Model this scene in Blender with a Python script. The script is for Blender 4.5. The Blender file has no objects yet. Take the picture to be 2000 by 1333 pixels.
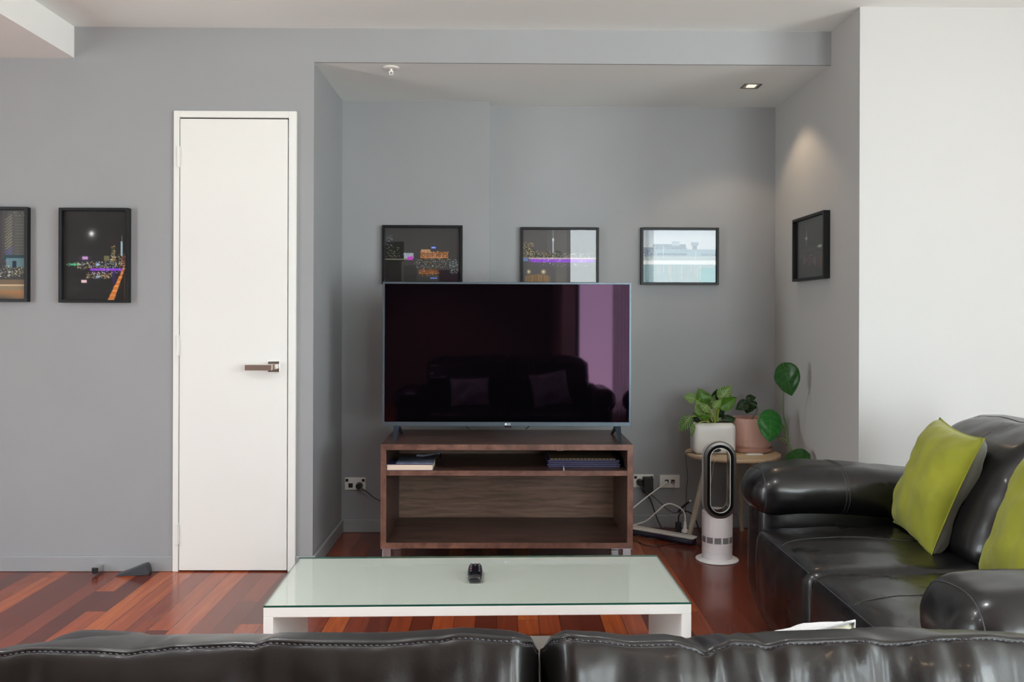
import bpy, bmesh, math, random
import numpy as np
from mathutils import Vector, Matrix, noise
from mathutils.bvhtree import BVHTree
C = bpy.context.scene.collection
PI = math.pi

# ------------------------------------------------------------------ camera
F = 1750.0; CY = 615.0; CAMZ = 1.25
PSI = math.atan(19.0 / F); RHO = 0.0030
_d = Vector((math.sin(PSI), math.cos(PSI), 0))
_r = Vector((math.cos(PSI) * math.cos(RHO), -math.sin(PSI) * math.cos(RHO), math.sin(RHO)))
_u = _r.cross(_d)
CAM = Vector((0, 0, CAMZ))
cd = bpy.data.cameras.new('camera'); cam = bpy.data.objects.new('camera', cd); C.objects.link(cam)
cam.matrix_world = Matrix(((_r.x, _u.x, -_d.x, 0), (_r.y, _u.y, -_d.y, 0), (_r.z, _u.z, -_d.z, CAMZ), (0, 0, 0, 1)))
cd.sensor_width = 36; cd.lens = 36 * F / 2000.0; cd.shift_y = -(666.5 - CY) / 2000.0
cd.clip_start = 0.05
bpy.context.scene.camera = cam

def P(px, py, X=None, Y=None, Z=None):
    """world point seen at a photograph pixel, on the plane x=X, y=Y or z=Z"""
    v = _d * F + _r * (px - 1000) + _u * (CY - py)
    if Y is not None: t = Y / v.y
    elif Z is not None: t = (Z - CAMZ) / v.z
    else: t = X / v.x
    return CAM + v * t

# ------------------------------------------------------------------ world, lights, exposure
sc = bpy.context.scene
sc.view_settings.view_transform = 'Standard'; sc.view_settings.look = 'None'
sc.view_settings.gamma = 1; sc.view_settings.use_curve_mapping = False
sc.view_settings.exposure = 0.93
w = bpy.data.worlds.new('sky'); sc.world = w; w.use_nodes = True
wn = w.node_tree.nodes; wl = w.node_tree.links
bg = wn['Background']
tc = wn.new('ShaderNodeTexCoord'); sx = wn.new('ShaderNodeSeparateXYZ'); rp = wn.new('ShaderNodeValToRGB')
wl.new(tc.outputs['Generated'], sx.inputs[0]); 
ma = wn.new('ShaderNodeMath'); ma.operation = 'MULTIPLY_ADD'; ma.inputs[1].default_value = .5; ma.inputs[2].default_value = .5
wl.new(sx.outputs['Z'], ma.inputs[0]); wl.new(ma.outputs[0], rp.inputs[0])
e = rp.color_ramp.elements
e[0].position = 0.40; e[0].color = (1.25, 1.28, 1.26, 1)
e[1].position = 0.56; e[1].color = (.92, .98, 1.05, 1)
wl.new(rp.outputs[0], bg.inputs[0]); bg.inputs[1].default_value = 8.5

LY0, LY1 = 0.75, 2.0       # unseen window added in the far left wall as a fill light source
def area(name, loc, rot, sx_, sy_, power, col, portal=False):
    l = bpy.data.lights.new(name, 'AREA'); l.shape = 'RECTANGLE'; l.size = sx_; l.size_y = sy_
    l.energy = power; l.color = col
    if portal: l.cycles.is_portal = True
    o = bpy.data.objects.new(name, l); o.location = loc; o.rotation_euler = rot; C.objects.link(o); return o
WX0, WX1, WY, WZ0, WZ1 = 0.87, 3.05, -1.6, 0.06, 2.50
area('window_portal', ((WX0 + WX1) / 2, WY - .06, (WZ0 + WZ1) / 2), (PI / 2, 0, 0), WX1 - WX0, WZ1 - WZ0, 1, (1, 1, 1), True)
RY0, RY1 = -1.35, 1.3      # the side window in the right wall
area('window_portal', (4.66, (RY0 + RY1) / 2, (WZ0 + WZ1) / 2), (PI / 2, 0, PI / 2), RY1 - RY0, WZ1 - WZ0, 1, (1, 1, 1), True)

area('window_portal', (-4.66, (LY0 + LY1) / 2, (WZ0 + WZ1) / 2), (PI / 2, 0, -PI / 2), LY1 - LY0, WZ1 - WZ0, 1, (1, 1, 1), True)  # portal for the added fill window
# ------------------------------------------------------------------ materials
def nt(name):
    m = bpy.data.materials.new(name); m.use_nodes = True
    return m, m.node_tree.nodes, m.node_tree.links, m.node_tree.nodes['Principled BSDF']
def mat(name, col, rough=.5, metal=0, coat=0, bump=0, bscale=200, var=0, vscale=8, spec=.5, sheen=0, stretch=(1, 1, 1)):
    m, n, l, b = nt(name)
    b.inputs['Roughness'].default_value = rough; b.inputs['Metallic'].default_value = metal
    b.inputs['Coat Weight'].default_value = coat; b.inputs['Coat Roughness'].default_value = .08
    b.inputs['Specular IOR Level'].default_value = spec
    b.inputs['Sheen Weight'].default_value = sheen
    t = n.new('ShaderNodeTexCoord'); mp = n.new('ShaderNodeMapping'); mp.inputs['Scale'].default_value = stretch
    l.new(t.outputs['Object'], mp.inputs[0])
    if var:
        no = n.new('ShaderNodeTexNoise'); no.inputs['Scale'].default_value = vscale; no.inputs['Detail'].default_value = 4
        l.new(mp.outputs[0], no.inputs[0])
        mr = n.new('ShaderNodeMapRange'); mr.inputs[1].default_value = .3; mr.inputs[2].default_value = .7
        mr.inputs[3].default_value = 1 - var; mr.inputs[4].default_value = 1 + var
        l.new(no.outputs[0], mr.inputs[0])
        mx = n.new('ShaderNodeVectorMath'); mx.operation = 'SCALE'; mx.inputs[0].default_value = col[:3]
        l.new(mr.outputs[0], mx.inputs['Scale']); l.new(mx.outputs[0], b.inputs['Base Color'])
    else: b.inputs['Base Color'].default_value = (*col[:3], 1)
    if bump:
        n2 = n.new('ShaderNodeTexNoise'); n2.inputs['Scale'].default_value = bscale; n2.inputs['Detail'].default_value = 3
        l.new(mp.outputs[0], n2.inputs[0]); bp = n.new('ShaderNodeBump'); bp.inputs['Strength'].default_value = bump
        bp.inputs['Distance'].default_value = .002; l.new(n2.outputs[0], bp.inputs['Height']); l.new(bp.outputs[0], b.inputs['Normal'])
    return m
def srgb(r, g, b):
    f = lambda c: (c / 255 / 12.92) if c / 255 <= .04045 else ((c / 255 + .055) / 1.055) ** 2.4
    return (f(r), f(g), f(b))

M_grey = mat('grey_paint', (.292, .300, .310), .6, var=.02, vscale=3, bump=.05, bscale=300)
M_white = mat('white_paint', (.80, .795, .78), .6, bump=.04, bscale=300)
M_ceil = mat('ceiling_paint', (.81, .845, .83), .8)
M_door = mat('door_white', (.76, .765, .74), .38, bump=.02, bscale=150)
M_gloss_white = mat('white_laminate', (.84, .85, .83), .3)
M_dark = mat('black_plastic', (.012, .012, .013), .4)
M_frame = mat('black_frame', (.006, .006, .008), .4, spec=.25)
M_steel = mat('brushed_steel', (.52, .47, .42), .3, metal=1, bump=.1, bscale=90, stretch=(1, 1, 12))
M_chrome = mat('chrome', (.72, .72, .72), .15, metal=1)
M_alu = mat('aluminium', (.62, .66, .72), .35, metal=1)
M_plate = mat('socket_white', (.78, .77, .73), .35)
M_rubber = mat('rubber_grey', (.05, .055, .065), .55, bump=.15, bscale=120)

def leather(name, base, rough, wr=.25):
    m, n, l, b = nt(name)
    b.inputs['Base Color'].default_value = (*base, 1)
    b.inputs['Specular IOR Level'].default_value = .38
    b.inputs['Coat Weight'].default_value = .22; b.inputs['Coat Roughness'].default_value = .12
    t = n.new('ShaderNodeTexCoord')
    vo = n.new('ShaderNodeTexNoise'); vo.inputs['Scale'].default_value = 260; l.new(t.outputs['Object'], vo.inputs[0])
    no = n.new('ShaderNodeTexNoise'); no.inputs['Scale'].default_value = 9; no.inputs['Detail'].default_value = 2; no.inputs['Distortion'].default_value = .2
    l.new(t.outputs['Object'], no.inputs[0])
    mr = n.new('ShaderNodeMapRange'); mr.inputs[3].default_value = rough - .08; mr.inputs[4].default_value = rough + .12
    l.new(no.outputs[0], mr.inputs[0]); l.new(mr.outputs[0], b.inputs['Roughness'])
    b1 = n.new('ShaderNodeBump'); b1.inputs['Strength'].default_value = .22; b1.inputs['Distance'].default_value = .0008
    l.new(vo.outputs[0], b1.inputs['Height'])
    b2 = n.new('ShaderNodeBump'); b2.inputs['Strength'].default_value = wr; b2.inputs['Distance'].default_value = .005
    l.new(no.outputs[0], b2.inputs['Height']); l.new(b1.outputs[0], b2.inputs['Normal']); l.new(b2.outputs[0], b.inputs['Normal'])
    return m
M_leather = leather('black_leather', (.006, .0055, .006), .28, .22)
M_leather2 = leather('charcoal_leather', (.007, .0065, .0065), .37, .25)
M_stitch = mat('thread', (.032, .032, .037), .55)
M_stitch2 = mat('grey_thread', (.065, .065, .08), .6)

def wood(name, c0, c1, scale, stretch, rough, coat=0, bump=.05):
    m, n, l, b = nt(name)
    t = n.new('ShaderNodeTexCoord'); mp = n.new('ShaderNodeMapping'); mp.inputs['Scale'].default_value = stretch
    l.new(t.outputs['Object'], mp.inputs[0])
    no = n.new('ShaderNodeTexNoise'); no.inputs['Scale'].default_value = scale; no.inputs['Detail'].default_value = 6
    no.inputs['Roughness'].default_value = .65; no.inputs['Distortion'].default_value = .6; l.new(mp.outputs[0], no.inputs[0])
    r = n.new('ShaderNodeValToRGB'); r.color_ramp.elements[0].position = .36; r.color_ramp.elements[1].position = .66
    r.color_ramp.elements[0].color = (*c0, 1); r.color_ramp.elements[1].color = (*c1, 1)
    l.new(no.outputs[0], r.inputs[0]); l.new(r.outputs[0], b.inputs['Base Color'])
    b.inputs['Roughness'].default_value = rough; b.inputs['Coat Weight'].default_value = coat
    bp = n.new('ShaderNodeBump'); bp.inputs['Strength'].default_value = bump; bp.inputs['Distance'].default_value = .001
    l.new(no.outputs[0], bp.inputs['Height']); l.new(bp.outputs[0], b.inputs['Normal'])
    return m
M_wenge = wood('wenge_veneer', (.022, .011, .009), (.10, .05, .038), 9, (.5, 3, 6), .36)
M_edge = wood('wenge_edging', (.075, .034, .026), (.21, .10, .07), 6, (2, 2, 2), .38)
M_backp = wood('wenge_back', (.17, .105, .075), (.34, .215, .155), 7, (.6, 1, 7), .45)
M_birch = wood('pale_wood', (.50, .36, .22), (.66, .50, .33), 5, (1, 5, 1), .5)
M_leg = wood('table_leg_wood', (.38, .33, .25), (.50, .44, .34), 5, (5, 5, 1), .55)

def floor_mat():
    m, n, l, b = nt('jarrah_floor')
    t = n.new('ShaderNodeTexCoord'); mp = n.new('ShaderNodeMapping'); mp.inputs['Rotation'].default_value = (0, 0, PI / 2)
    mp.inputs['Location'].default_value = (.37, .02, 0)
    l.new(t.outputs['Object'], mp.inputs[0])
    br = n.new('ShaderNodeTexBrick'); br.offset = 0; br.offset_frequency = 1
    br.inputs['Scale'].default_value = 1; br.inputs['Brick Width'].default_value = 1.35; br.inputs['Row Height'].default_value = .086
    br.inputs['Mortar Size'].default_value = .0011; br.inputs['Mortar Smooth'].default_value = .1
    br.inputs['Color1'].default_value = (0, 0, 0, 1); br.inputs['Color2'].default_value = (1, 1, 1, 1); br.inputs['Mortar'].default_value = (.5, .5, .5, 1)
    sp = n.new('ShaderNodeSeparateXYZ'); l.new(mp.outputs[0], sp.inputs[0])
    dv = n.new('ShaderNodeMath'); dv.operation = 'DIVIDE'; dv.inputs[1].default_value = .086; l.new(sp.outputs[1], dv.inputs[0])
    fl = n.new('ShaderNodeMath'); fl.operation = 'FLOOR'; l.new(dv.outputs[0], fl.inputs[0])
    wn_ = n.new('ShaderNodeTexWhiteNoise'); wn_.noise_dimensions = '1D'; l.new(fl.outputs[0], wn_.inputs['W'])
    mad = n.new('ShaderNodeMath'); mad.operation = 'MULTIPLY_ADD'; mad.inputs[1].default_value = 4.0; l.new(wn_.outputs['Value'], mad.inputs[0]); l.new(sp.outputs[0], mad.inputs[2])
    cb = n.new('ShaderNodeCombineXYZ'); l.new(mad.outputs[0], cb.inputs[0]); l.new(sp.outputs[1], cb.inputs[1]); l.new(cb.outputs[0], br.inputs[0])
    mp2 = n.new('ShaderNodeMapping'); mp2.inputs['Scale'].default_value = (14, .8, 1); l.new(t.outputs['Object'], mp2.inputs[0])
    # shift the grain per board
    ad = n.new('ShaderNodeVectorMath'); ad.operation = 'ADD'; sc_ = n.new('ShaderNodeVectorMath'); sc_.operation = 'SCALE'; sc_.inputs['Scale'].default_value = 30
    l.new(br.outputs['Color'], sc_.inputs[0]); l.new(mp2.outputs[0], ad.inputs[0]); l.new(sc_.outputs[0], ad.inputs[1])
    no = n.new('ShaderNodeTexNoise'); no.inputs['Scale'].default_value = 3; no.inputs['Detail'].default_value = 6; no.inputs['Distortion'].default_value = .7
    l.new(ad.outputs[0], no.inputs[0])
    mm = n.new('ShaderNodeMix'); mm.inputs[0].default_value = .30
    bw = n.new('ShaderNodeRGBToBW'); l.new(br.outputs['Color'], bw.inputs[0])
    l.new(bw.outputs[0], mm.inputs[2]); l.new(no.outputs[0], mm.inputs[3])
    r = n.new('ShaderNodeValToRGB'); cr = r.color_ramp
    cr.elements[0].position = .08; cr.elements[0].color = (.075, .014, .009, 1)
    cr.elements[1].position = .95; cr.elements[1].color = (.56, .155, .034, 1)
    for p_, c_ in ((.35, (.13, .024, .012, 1)), (.55, (.19, .036, .016, 1)), (.75, (.31, .064, .02, 1))):
        q = cr.elements.new(p_); q.color = c_
    l.new(mm.outputs[0], r.inputs[0])
    mo = n.new('ShaderNodeMix'); mo.data_type = 'RGBA'; mo.inputs[7].default_value = (.012, .004, .003, 1)
    l.new(br.outputs['Fac'], mo.inputs[0]); l.new(r.outputs[0], mo.inputs[6]); l.new(mo.outputs[2], b.inputs['Base Color'])
    b.inputs['Roughness'].default_value = .22; b.inputs['Specular IOR Level'].default_value = .4; b.inputs['Coat Weight'].default_value = .12; b.inputs['Coat Roughness'].default_value = .05
    bp = n.new('ShaderNodeBump'); bp.inputs['Strength'].default_value = .12; bp.inputs['Distance'].default_value = .0015
    l.new(no.outputs[0], bp.inputs['Height']); l.new(bp.outputs[0], b.inputs['Normal'])
    return m
M_floor = floor_mat()

def glassy(name, tint, ior=1.5, rough=.0, gcol=(1, 1, 1)):
    m = bpy.data.materials.new(name); m.use_nodes = True; n = m.node_tree.nodes; l = m.node_tree.links; n.clear()
    o = n.new('ShaderNodeOutputMaterial'); tr = n.new('ShaderNodeBsdfTransparent'); gl = n.new('ShaderNodeBsdfGlossy')
    fr = n.new('ShaderNodeFresnel'); mx = n.new('ShaderNodeMixShader'); fr.inputs[0].default_value = ior
    tr.inputs[0].default_value = (*tint, 1); gl.inputs[0].default_value = (*gcol, 1); gl.inputs['Roughness'].default_value = rough
    ge = n.new('ShaderNodeNewGeometry'); iv = n.new('ShaderNodeMath'); iv.operation = 'SUBTRACT'; iv.inputs[0].default_value = 1; l.new(ge.outputs['Backfacing'], iv.inputs[1]); mu = n.new('ShaderNodeMath'); mu.operation = 'MULTIPLY'; l.new(fr.outputs[0], mu.inputs[0]); l.new(iv.outputs[0], mu.inputs[1]); l.new(mu.outputs[0], mx.inputs[0]); l.new(tr.outputs[0], mx.inputs[1]); l.new(gl.outputs[0], mx.inputs[2]); l.new(mx.outputs[0], o.inputs[0])
    return m
M_pane = glassy('picture_glass', (.97, .98, .98), 1.42)
M_winglass = glassy('window_glass', (.95, .97, .96), 1.3)
M_tglass = glassy('green_table_glass', (.972, .992, .966), 1.5, .03)
M_tedge = mat('green_glass_edge', (.008, .07, .05), .15)

# ------------------------------------------------------------------ mesh helpers
MW = {}
def empty(name, loc=(0, 0, 0), rotz=0, label=None, cat=None, group=None):
    o = bpy.data.objects.new(name, None); C.objects.link(o); o.location = loc; o.rotation_euler = (0, 0, rotz)
    o.empty_display_size = .05
    MW[o.name] = Matrix.Translation(Vector(loc)) @ Matrix.Rotation(rotz, 4, 'Z')
    tag(o, label, cat, group); return o
def tag(o, label=None, cat=None, group=None, kind=None):
    if label: o['label'] = label
    if cat: o['category'] = cat
    if group: o['group'] = group
    if kind: o['kind'] = kind
    return o
def obj(name, bm, m, parent=None, local=False, smooth=False, label=None):
    """bm in world coordinates unless local; becomes one mesh object"""
    me = bpy.data.meshes.new(name); o = bpy.data.objects.new(name, me); C.objects.link(o)
    if parent is not None:
        o.parent = parent; pm = MW.get(parent.name, Matrix())
        if not local: bmesh.ops.transform(bm, matrix=pm.inverted(), verts=bm.verts)
        MW[o.name] = pm
    else:
        # origin at the base centre of the thing
        xs = [v.co.x for v in bm.verts]; ys = [v.co.y for v in bm.verts]; zs = [v.co.z for v in bm.verts]
        c = Vector(((min(xs) + max(xs)) / 2, (min(ys) + max(ys)) / 2, min(zs)))
        bmesh.ops.translate(bm, vec=-c, verts=bm.verts); o.location = c; MW[o.name] = Matrix.Translation(c)
    if smooth:
        for f in bm.faces: f.smooth = True
    bm.normal_update(); bm.to_mesh(me); bm.free()
    for mm in (m if isinstance(m, (list, tuple)) else [m]): me.materials.append(mm)
    if label: o['label'] = label
    return o
def struct(name, bm, m):
    me = bpy.data.meshes.new(name); o = bpy.data.objects.new(name, me); C.objects.link(o)
    bm.normal_update(); bm.to_mesh(me); bm.free(); me.materials.append(m); o['kind'] = 'structure'; return o
def bx(bm, x0, x1, y0, y1, z0, z1, bev=0, seg=2, mi=0):
    b2 = bmesh.new(); bmesh.ops.create_cube(b2, size=1)
    for v in b2.verts: v.co = Vector(((x0 + x1) / 2 + v.co.x * (x1 - x0), (y0 + y1) / 2 + v.co.y * (y1 - y0), (z0 + z1) / 2 + v.co.z * (z1 - z0)))
    if bev: bmesh.ops.bevel(b2, geom=b2.edges[:], offset=bev, segments=seg, affect='EDGES', profile=.5)
    for f in b2.faces: f.material_index = mi
    merge(bm, b2); return bm
def merge(bm, b2):
    me = bpy.data.meshes.new('t'); b2.to_mesh(me); b2.free(); bm.from_mesh(me); bpy.data.meshes.remove(me)
def box(*a, **k): return bx(bmesh.new(), *a, **k)
def catmull(pts, n=8):
    pts = [Vector(p) for p in pts]; q = [pts[0]] + pts + [pts[-1]]; out = []
    for i in range(1, len(q) - 2):
        for k in range(n):
            t = k / n; a, b, c, d = q[i - 1], q[i], q[i + 1], q[i + 2]
            out.append(.5 * ((2 * b) + (c - a) * t + (2 * a - 5 * b + 4 * c - d) * t * t + (3 * b - a - 3 * c + d) * t ** 3))
    out.append(pts[-1]); return out
def tube(bm, pts, r, n=8, r1=None, cap=True):
    pts = [Vector(p) for p in pts]; rings = []; N = len(pts); prev = None
    for i, p in enumerate(pts):
        t = (pts[min(i + 1, N - 1)] - pts[max(i - 1, 0)]).normalized()
        if prev is None:
            a = Vector((0, 0, 1)) if abs(t.z) < .9 else Vector((1, 0, 0)); s = t.cross(a).normalized()
        else: s = (prev - t * prev.dot(t)).normalized()
        prev = s; u = t.cross(s); rr = r if r1 is None else r + (r1 - r) * i / (N - 1)
        if callable(rr): rr = rr(i / (N - 1))
        rings.append([bm.verts.new(p + (s * math.cos(2 * PI * k / n) + u * math.sin(2 * PI * k / n)) * rr) for k in range(n)])
    for i in range(N - 1):
        for k in range(n): bm.faces.new((rings[i][k], rings[i][(k + 1) % n], rings[i + 1][(k + 1) % n], rings[i + 1][k]))
    if cap: bm.faces.new(rings[0][::-1]); bm.faces.new(rings[-1])
    return bm
def lathe(bm, c, prof, n=48, cap0=True, cap1=True):
    rings = [[bm.verts.new(Vector(c) + Vector((r * math.cos(2 * PI * k / n), r * math.sin(2 * PI * k / n), z))) for k in range(n)] for r, z in prof]
    for i in range(len(rings) - 1):
        for k in range(n): bm.faces.new((rings[i][k], rings[i][(k + 1) % n], rings[i + 1][(k + 1) % n], rings[i + 1][k]))
    if cap0: bm.faces.new(rings[0][::-1])
    if cap1: bm.faces.new(rings[-1])
    return bm
def soft(bm, x0, x1, y0, y1, z0, z1, r, bulge=(0, 0, 0), n=18, nz=0, nf=6, deform=None, seed=0):
    """rounded, padded block: corners of radius r, faces swollen by bulge, wrinkled by nz"""
    c = Vector(((x0 + x1) / 2, (y0 + y1) / 2, (z0 + z1) / 2)); h = Vector(((x1 - x0) / 2, (y1 - y0) / 2, (z1 - z0) / 2))
    b2 = bmesh.new(); bmesh.ops.create_cube(b2, size=2)
    bmesh.ops.subdivide_edges(b2, edges=b2.edges[:], cuts=n, use_grid_fill=True)
    rr = [min(r, h[i] * .999) for i in range(3)]
    for v in b2.verts:
        q = Vector([math.sin(v.co[i] * PI / 2 * .999) * .35 + v.co[i] * .65 for i in range(3)])
        p = Vector([q[i] * h[i] for i in range(3)])
        inner = Vector([max(-(h[i] - rr[i]), min(h[i] - rr[i], p[i])) for i in range(3)])
        d = p - inner
        dn = Vector([d[i] / rr[i] for i in range(3)])
        if dn.length > 1e-6:
            mxc = max(abs(k) for k in dn); dn = dn.normalized() * mxc
            p = inner + Vector([dn[i] * rr[i] for i in range(3)])
        u = [p[i] / h[i] for i in range(3)]
        for i in range(3):
            j, k = (i + 1) % 3, (i + 2) % 3
            p[i] += u[i] * bulge[i] * max(0, 1 - u[j] ** 2) * max(0, 1 - u[k] ** 2)
        p += c
        if nz:
            o = Vector((seed * 3.1, seed, -seed))
            dd = noise.noise_vector(p * nf + o) * nz + noise.noise_vector(p * nf * 2.7 + o) * nz * .4
            p += dd
        if deform: p = deform(p)
        v.co = p
    merge(bm, b2); return bm
def softo(*a, **k): return soft(bmesh.new(), *a, **k)

# ------------------------------------------------------------------ room shell
Y1 = 4.367          # wall with the narrow door
YA, YB = 5.145, 5.262   # recess back wall, left and right sections
ZC = 2.641; ZB = 2.476  # ceiling, recess ceiling
XL = P(612, 600, Y=Y1).x; XR = 1.606; XS = P(957, 400, Y=YA).x
YW = P(1678, 600, X=XR).y
BX = P(145, 90, Y=Y1).x; BZ = P(145, 113, Y=Y1).z
struct('floor', box(-4.6, 4.6, -4.1, 5.4, -.1, 0), M_floor)
struct('ceiling', box(-4.6, 4.6, -4.1, 5.4, ZC, ZC + .1), M_ceil)
struct('trim_1', box(-4.59, BX, -4.0, Y1 - .0, BZ, ZC), M_white)      # dropped bulkhead
# door wall with an opening for the narrow door
DX0 = P(340, 700, Y=Y1).x; DX1 = P(579, 700, Y=Y1).x; DZ = P(450, 218, Y=Y1).z
OX0 = P(351, 700, Y=Y1).x; OX1 = P(564, 700, Y=Y1).x; OZ = P(450, 231, Y=Y1).z
b = bmesh.new(); bx(b, -4.6, OX0, Y1, Y1 + .12, 0, ZC); bx(b, OX1, XL, Y1, Y1 + .12, 0, ZC); bx(b, OX0, OX1, Y1, Y1 + .12, OZ, ZC)
bx(b, OX0 - .05, OX1 + .05, Y1 + .12, Y1 + .14, 0, ZC)  # unseen backing added behind the door to block light leaking through its gaps
struct('wall_left', b, M_grey)
b = bmesh.new(); bx(b, XL - .12, XL, Y1 + .12, 5.4, 0, ZC); struct('wall_recess_left', b, M_grey)
b = bmesh.new(); bx(b, XL, XS, YA, 5.4, 0, ZB); bx(b, XS, XR, YB, 5.4, 0, ZB); struct('wall_back', b, M_grey)
# beam over the recess: grey face, white underside
struct('trim_2', box(XL, XR, Y1, Y1 + .012, ZB, ZC), M_grey)
struct('ceiling_recess', box(XL, XR, Y1 + .012, 5.4, ZB, ZC), M_ceil)
struct('wall_right', box(XR, 4.6, YW, 5.4, 0, ZC), mat('pale_grey_paint', (.45, .448, .44), .6, bump=.04, bscale=300))
b = bmesh.new(); bx(b, -4.7, -4.6, -4.1, LY0, 0, ZC); bx(b, -4.7, -4.6, LY1, 5.4, 0, ZC); bx(b, -4.7, -4.6, LY0, LY1, 0, WZ0); bx(b, -4.7, -4.6, LY0, LY1, 2.42, ZC)
struct('wall_far_left', b, M_white)
b = bmesh.new(); bx(b, 4.6, 4.7, -4.1, RY0, 0, ZC); bx(b, 4.6, 4.7, RY1, 5.4, 0, ZC); bx(b, 4.6, 4.7, RY0, RY1, 0, WZ0); bx(b, 4.6, 4.7, RY0, RY1, WZ1, ZC)
struct('wall_far_right', b, M_white)
# rear wall with the big window, kitchen recess behind to the left
b = bmesh.new(); bx(b, .72, WX0, WY - .12, WY, 0, ZC); bx(b, WX1, 4.6, WY - .12, WY, 0, ZC)
bx(b, WX0, WX1, WY - .12, WY, WZ1, ZC); bx(b, WX0, WX1, WY - .12, WY, 0, WZ0); bx(b, .72, .84, -4.0, WY - .12, 0, ZC)
struct('wall_rear', b, M_white)
struct('wall_kitchen', box(-4.6, .84, -4.12, -4.0, 0, ZC), mat('kitchen_wall', (.35, .33, .31), .6))
M_wf = mat('window_frame', (.10, .10, .11), .4, metal=.6)
def window(name, x0, x1, y, z0, z1, nm):
    b = bmesh.new(); t = .05
    bx(b, x0, x1, y - .04, y + .02, z0, z0 + t); bx(b, x0, x1, y - .04, y + .02, z1 - t, z1)
    for i in range(nm + 1):
        xx = x0 + (x1 - x0 - t) * i / nm; bx(b, xx, xx + t, y - .04, y + .02, z0 + t, z1 - t)
    o = struct(name, b, M_wf); g = obj('window_pane', box(x0 + .02, x1 - .02, y - .014, y - .008, z0 + .02, z1 - .02), M_winglass, o)
    return o
window('window_1', WX0, WX1, WY - .05, WZ0, WZ1, 2)
b = bmesh.new(); t = .05; z0, z1 = WZ0, WZ1
bx(b, 4.62, 4.68, RY0, RY1, z0, z0 + t); bx(b, 4.62, 4.68, RY0, RY1, z1 - t, z1)
for i in range(5): yy = RY0 + (RY1 - RY0 - t) * i / 4; bx(b, 4.62, 4.68, yy, yy + t, z0 + t, z1 - t)
wo = struct('window_2', b, M_wf); obj('window_pane', box(4.645, 4.651, RY0 + .02, RY1 - .02, z0 + .02, z1 - .02), M_winglass, wo)
b = bmesh.new(); z1 = 2.42
bx(b, -4.68, -4.62, LY0, LY1, z0, z0 + t); bx(b, -4.68, -4.62, LY0, LY1, z1 - t, z1)
for i in range(5): yy = LY0 + (LY1 - LY0 - t) * i / 4; bx(b, -4.68, -4.62, yy, yy + t, z0 + t, z1 - t)
wo = struct('window_fill', b, M_wf); obj('window_pane', box(-4.651, -4.645, LY0 + .02, LY1 - .02, z0 + .02, z1 - .02), M_winglass, wo)  # added window, lets fill light in from the left
# skirting
def skirt(name, x0, x1, y0, y1):
    struct(name, box(x0, x1, y0, y1, 0, .074, bev=.003, seg=1), M_grey)
skirt('baseboard_left', -4.6, DX0, Y1 - .014, Y1); skirt('baseboard_door', DX1, XL + .014, Y1 - .014, Y1)
skirt('baseboard_recess', XL, XL + .014, Y1 + .002, YA - .014); skirt('baseboard_back_left', XL, XS + .014, YA - .014, YA)
skirt('baseboard_step', XS, XS + .014, YA + .002, YB - .014); skirt('baseboard_back', XS, XR - .002, YB - .014, YB)
b = box(XR - .014, XR, YW - .014, YB - .014, 0, .074, bev=.003, seg=1); struct('baseboard_right', b, M_white)
b = box(XR, 4.6, YW - .014, YW, 0, .074, bev=.003, seg=1); struct('baseboard_far_right', b, M_white)

# ------------------------------------------------------------------ door
b = bmesh.new(); cy0, cy1 = Y1 - .016, Y1 + .05
bx(b, DX0, OX0, cy0, cy1, 0, DZ, bev=.002, seg=1); bx(b, OX1, DX1, cy0, cy1, 0, DZ, bev=.002, seg=1); bx(b, OX0, OX1, cy0, cy1, OZ, DZ, bev=.002, seg=1)
bx(b, OX0 - .002, OX0 + .012, Y1 + .032, Y1 + .06, 0, OZ); bx(b, OX1 - .012, OX1 + .002, Y1 + .032, Y1 + .06, 0, OZ); bx(b, OX0, OX1, Y1 + .032, Y1 + .06, OZ - .012, OZ)
struct('trim_3', b, M_door)
LX0, LX1 = OX0 + .003, OX1 - .005
door = struct('door_1', box(LX0, LX1, Y1 - .012, Y1 + .028, .006, OZ - .006, bev=.0015, seg=1), M_door)
for yc in (307.5, 675, 1042.5):
    z = P(350, yc, Y=Y1).z; b = bmesh.new()
    tube(b, [(OX0 - .004, Y1 - .018, z - .05), (OX0 - .004, Y1 - .018, z + .05)], .0065, 12); bx(b, OX0 - .012, OX0 + .006, Y1 - .017, Y1 - .013, z - .05, z + .05)
    obj('door_hinge', b, M_door, door)
p0 = P(524, 706, Y=Y1 - .015); p1 = P(547, 727, Y=Y1 - .015)
h = obj('door_handle', bx(bx(bmesh.new(), P(480, 0, Y=Y1 - .06).x, P(534, 0, Y=Y1 - .06).x, Y1 - .068, Y1 - .056, P(0 + 500, 724, Y=Y1 - .06).z, P(500, 712.5, Y=Y1 - .06).z, bev=.0015), P(525, 0, Y=Y1 - .05).x, P(540, 0, Y=Y1 - .05).x, Y1 - .058, Y1 - .016, P(500, 722, Y=Y1 - .05).z, P(500, 712, Y=Y1 - .05).z, bev=.001), M_steel, door)
obj('handle_rose', box(p0.x, p1.x, Y1 - .022, Y1 - .012, p1.z, p0.z, bev=.001), M_chrome, h)

# ------------------------------------------------------------------ small fittings on the left wall
p = P(200, 1106, Y=Y1)
r = empty('door_stop', (p.x, Y1, p.z - .014), 0, 'short square chrome door stop with black tip fixed low on the skirting', 'door stop')
obj('stem', box(p.x - .013, p.x + .013, Y1 - .075, Y1 - .014, p.z - .014, p.z + .014, bev=.002), M_chrome, r)
obj('rubber_tip', box(p.x - .013, p.x + .013, Y1 - .088, Y1 - .075, p.z - .014, p.z + .014, bev=.003), M_dark, r, label='black rubber tip')
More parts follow.
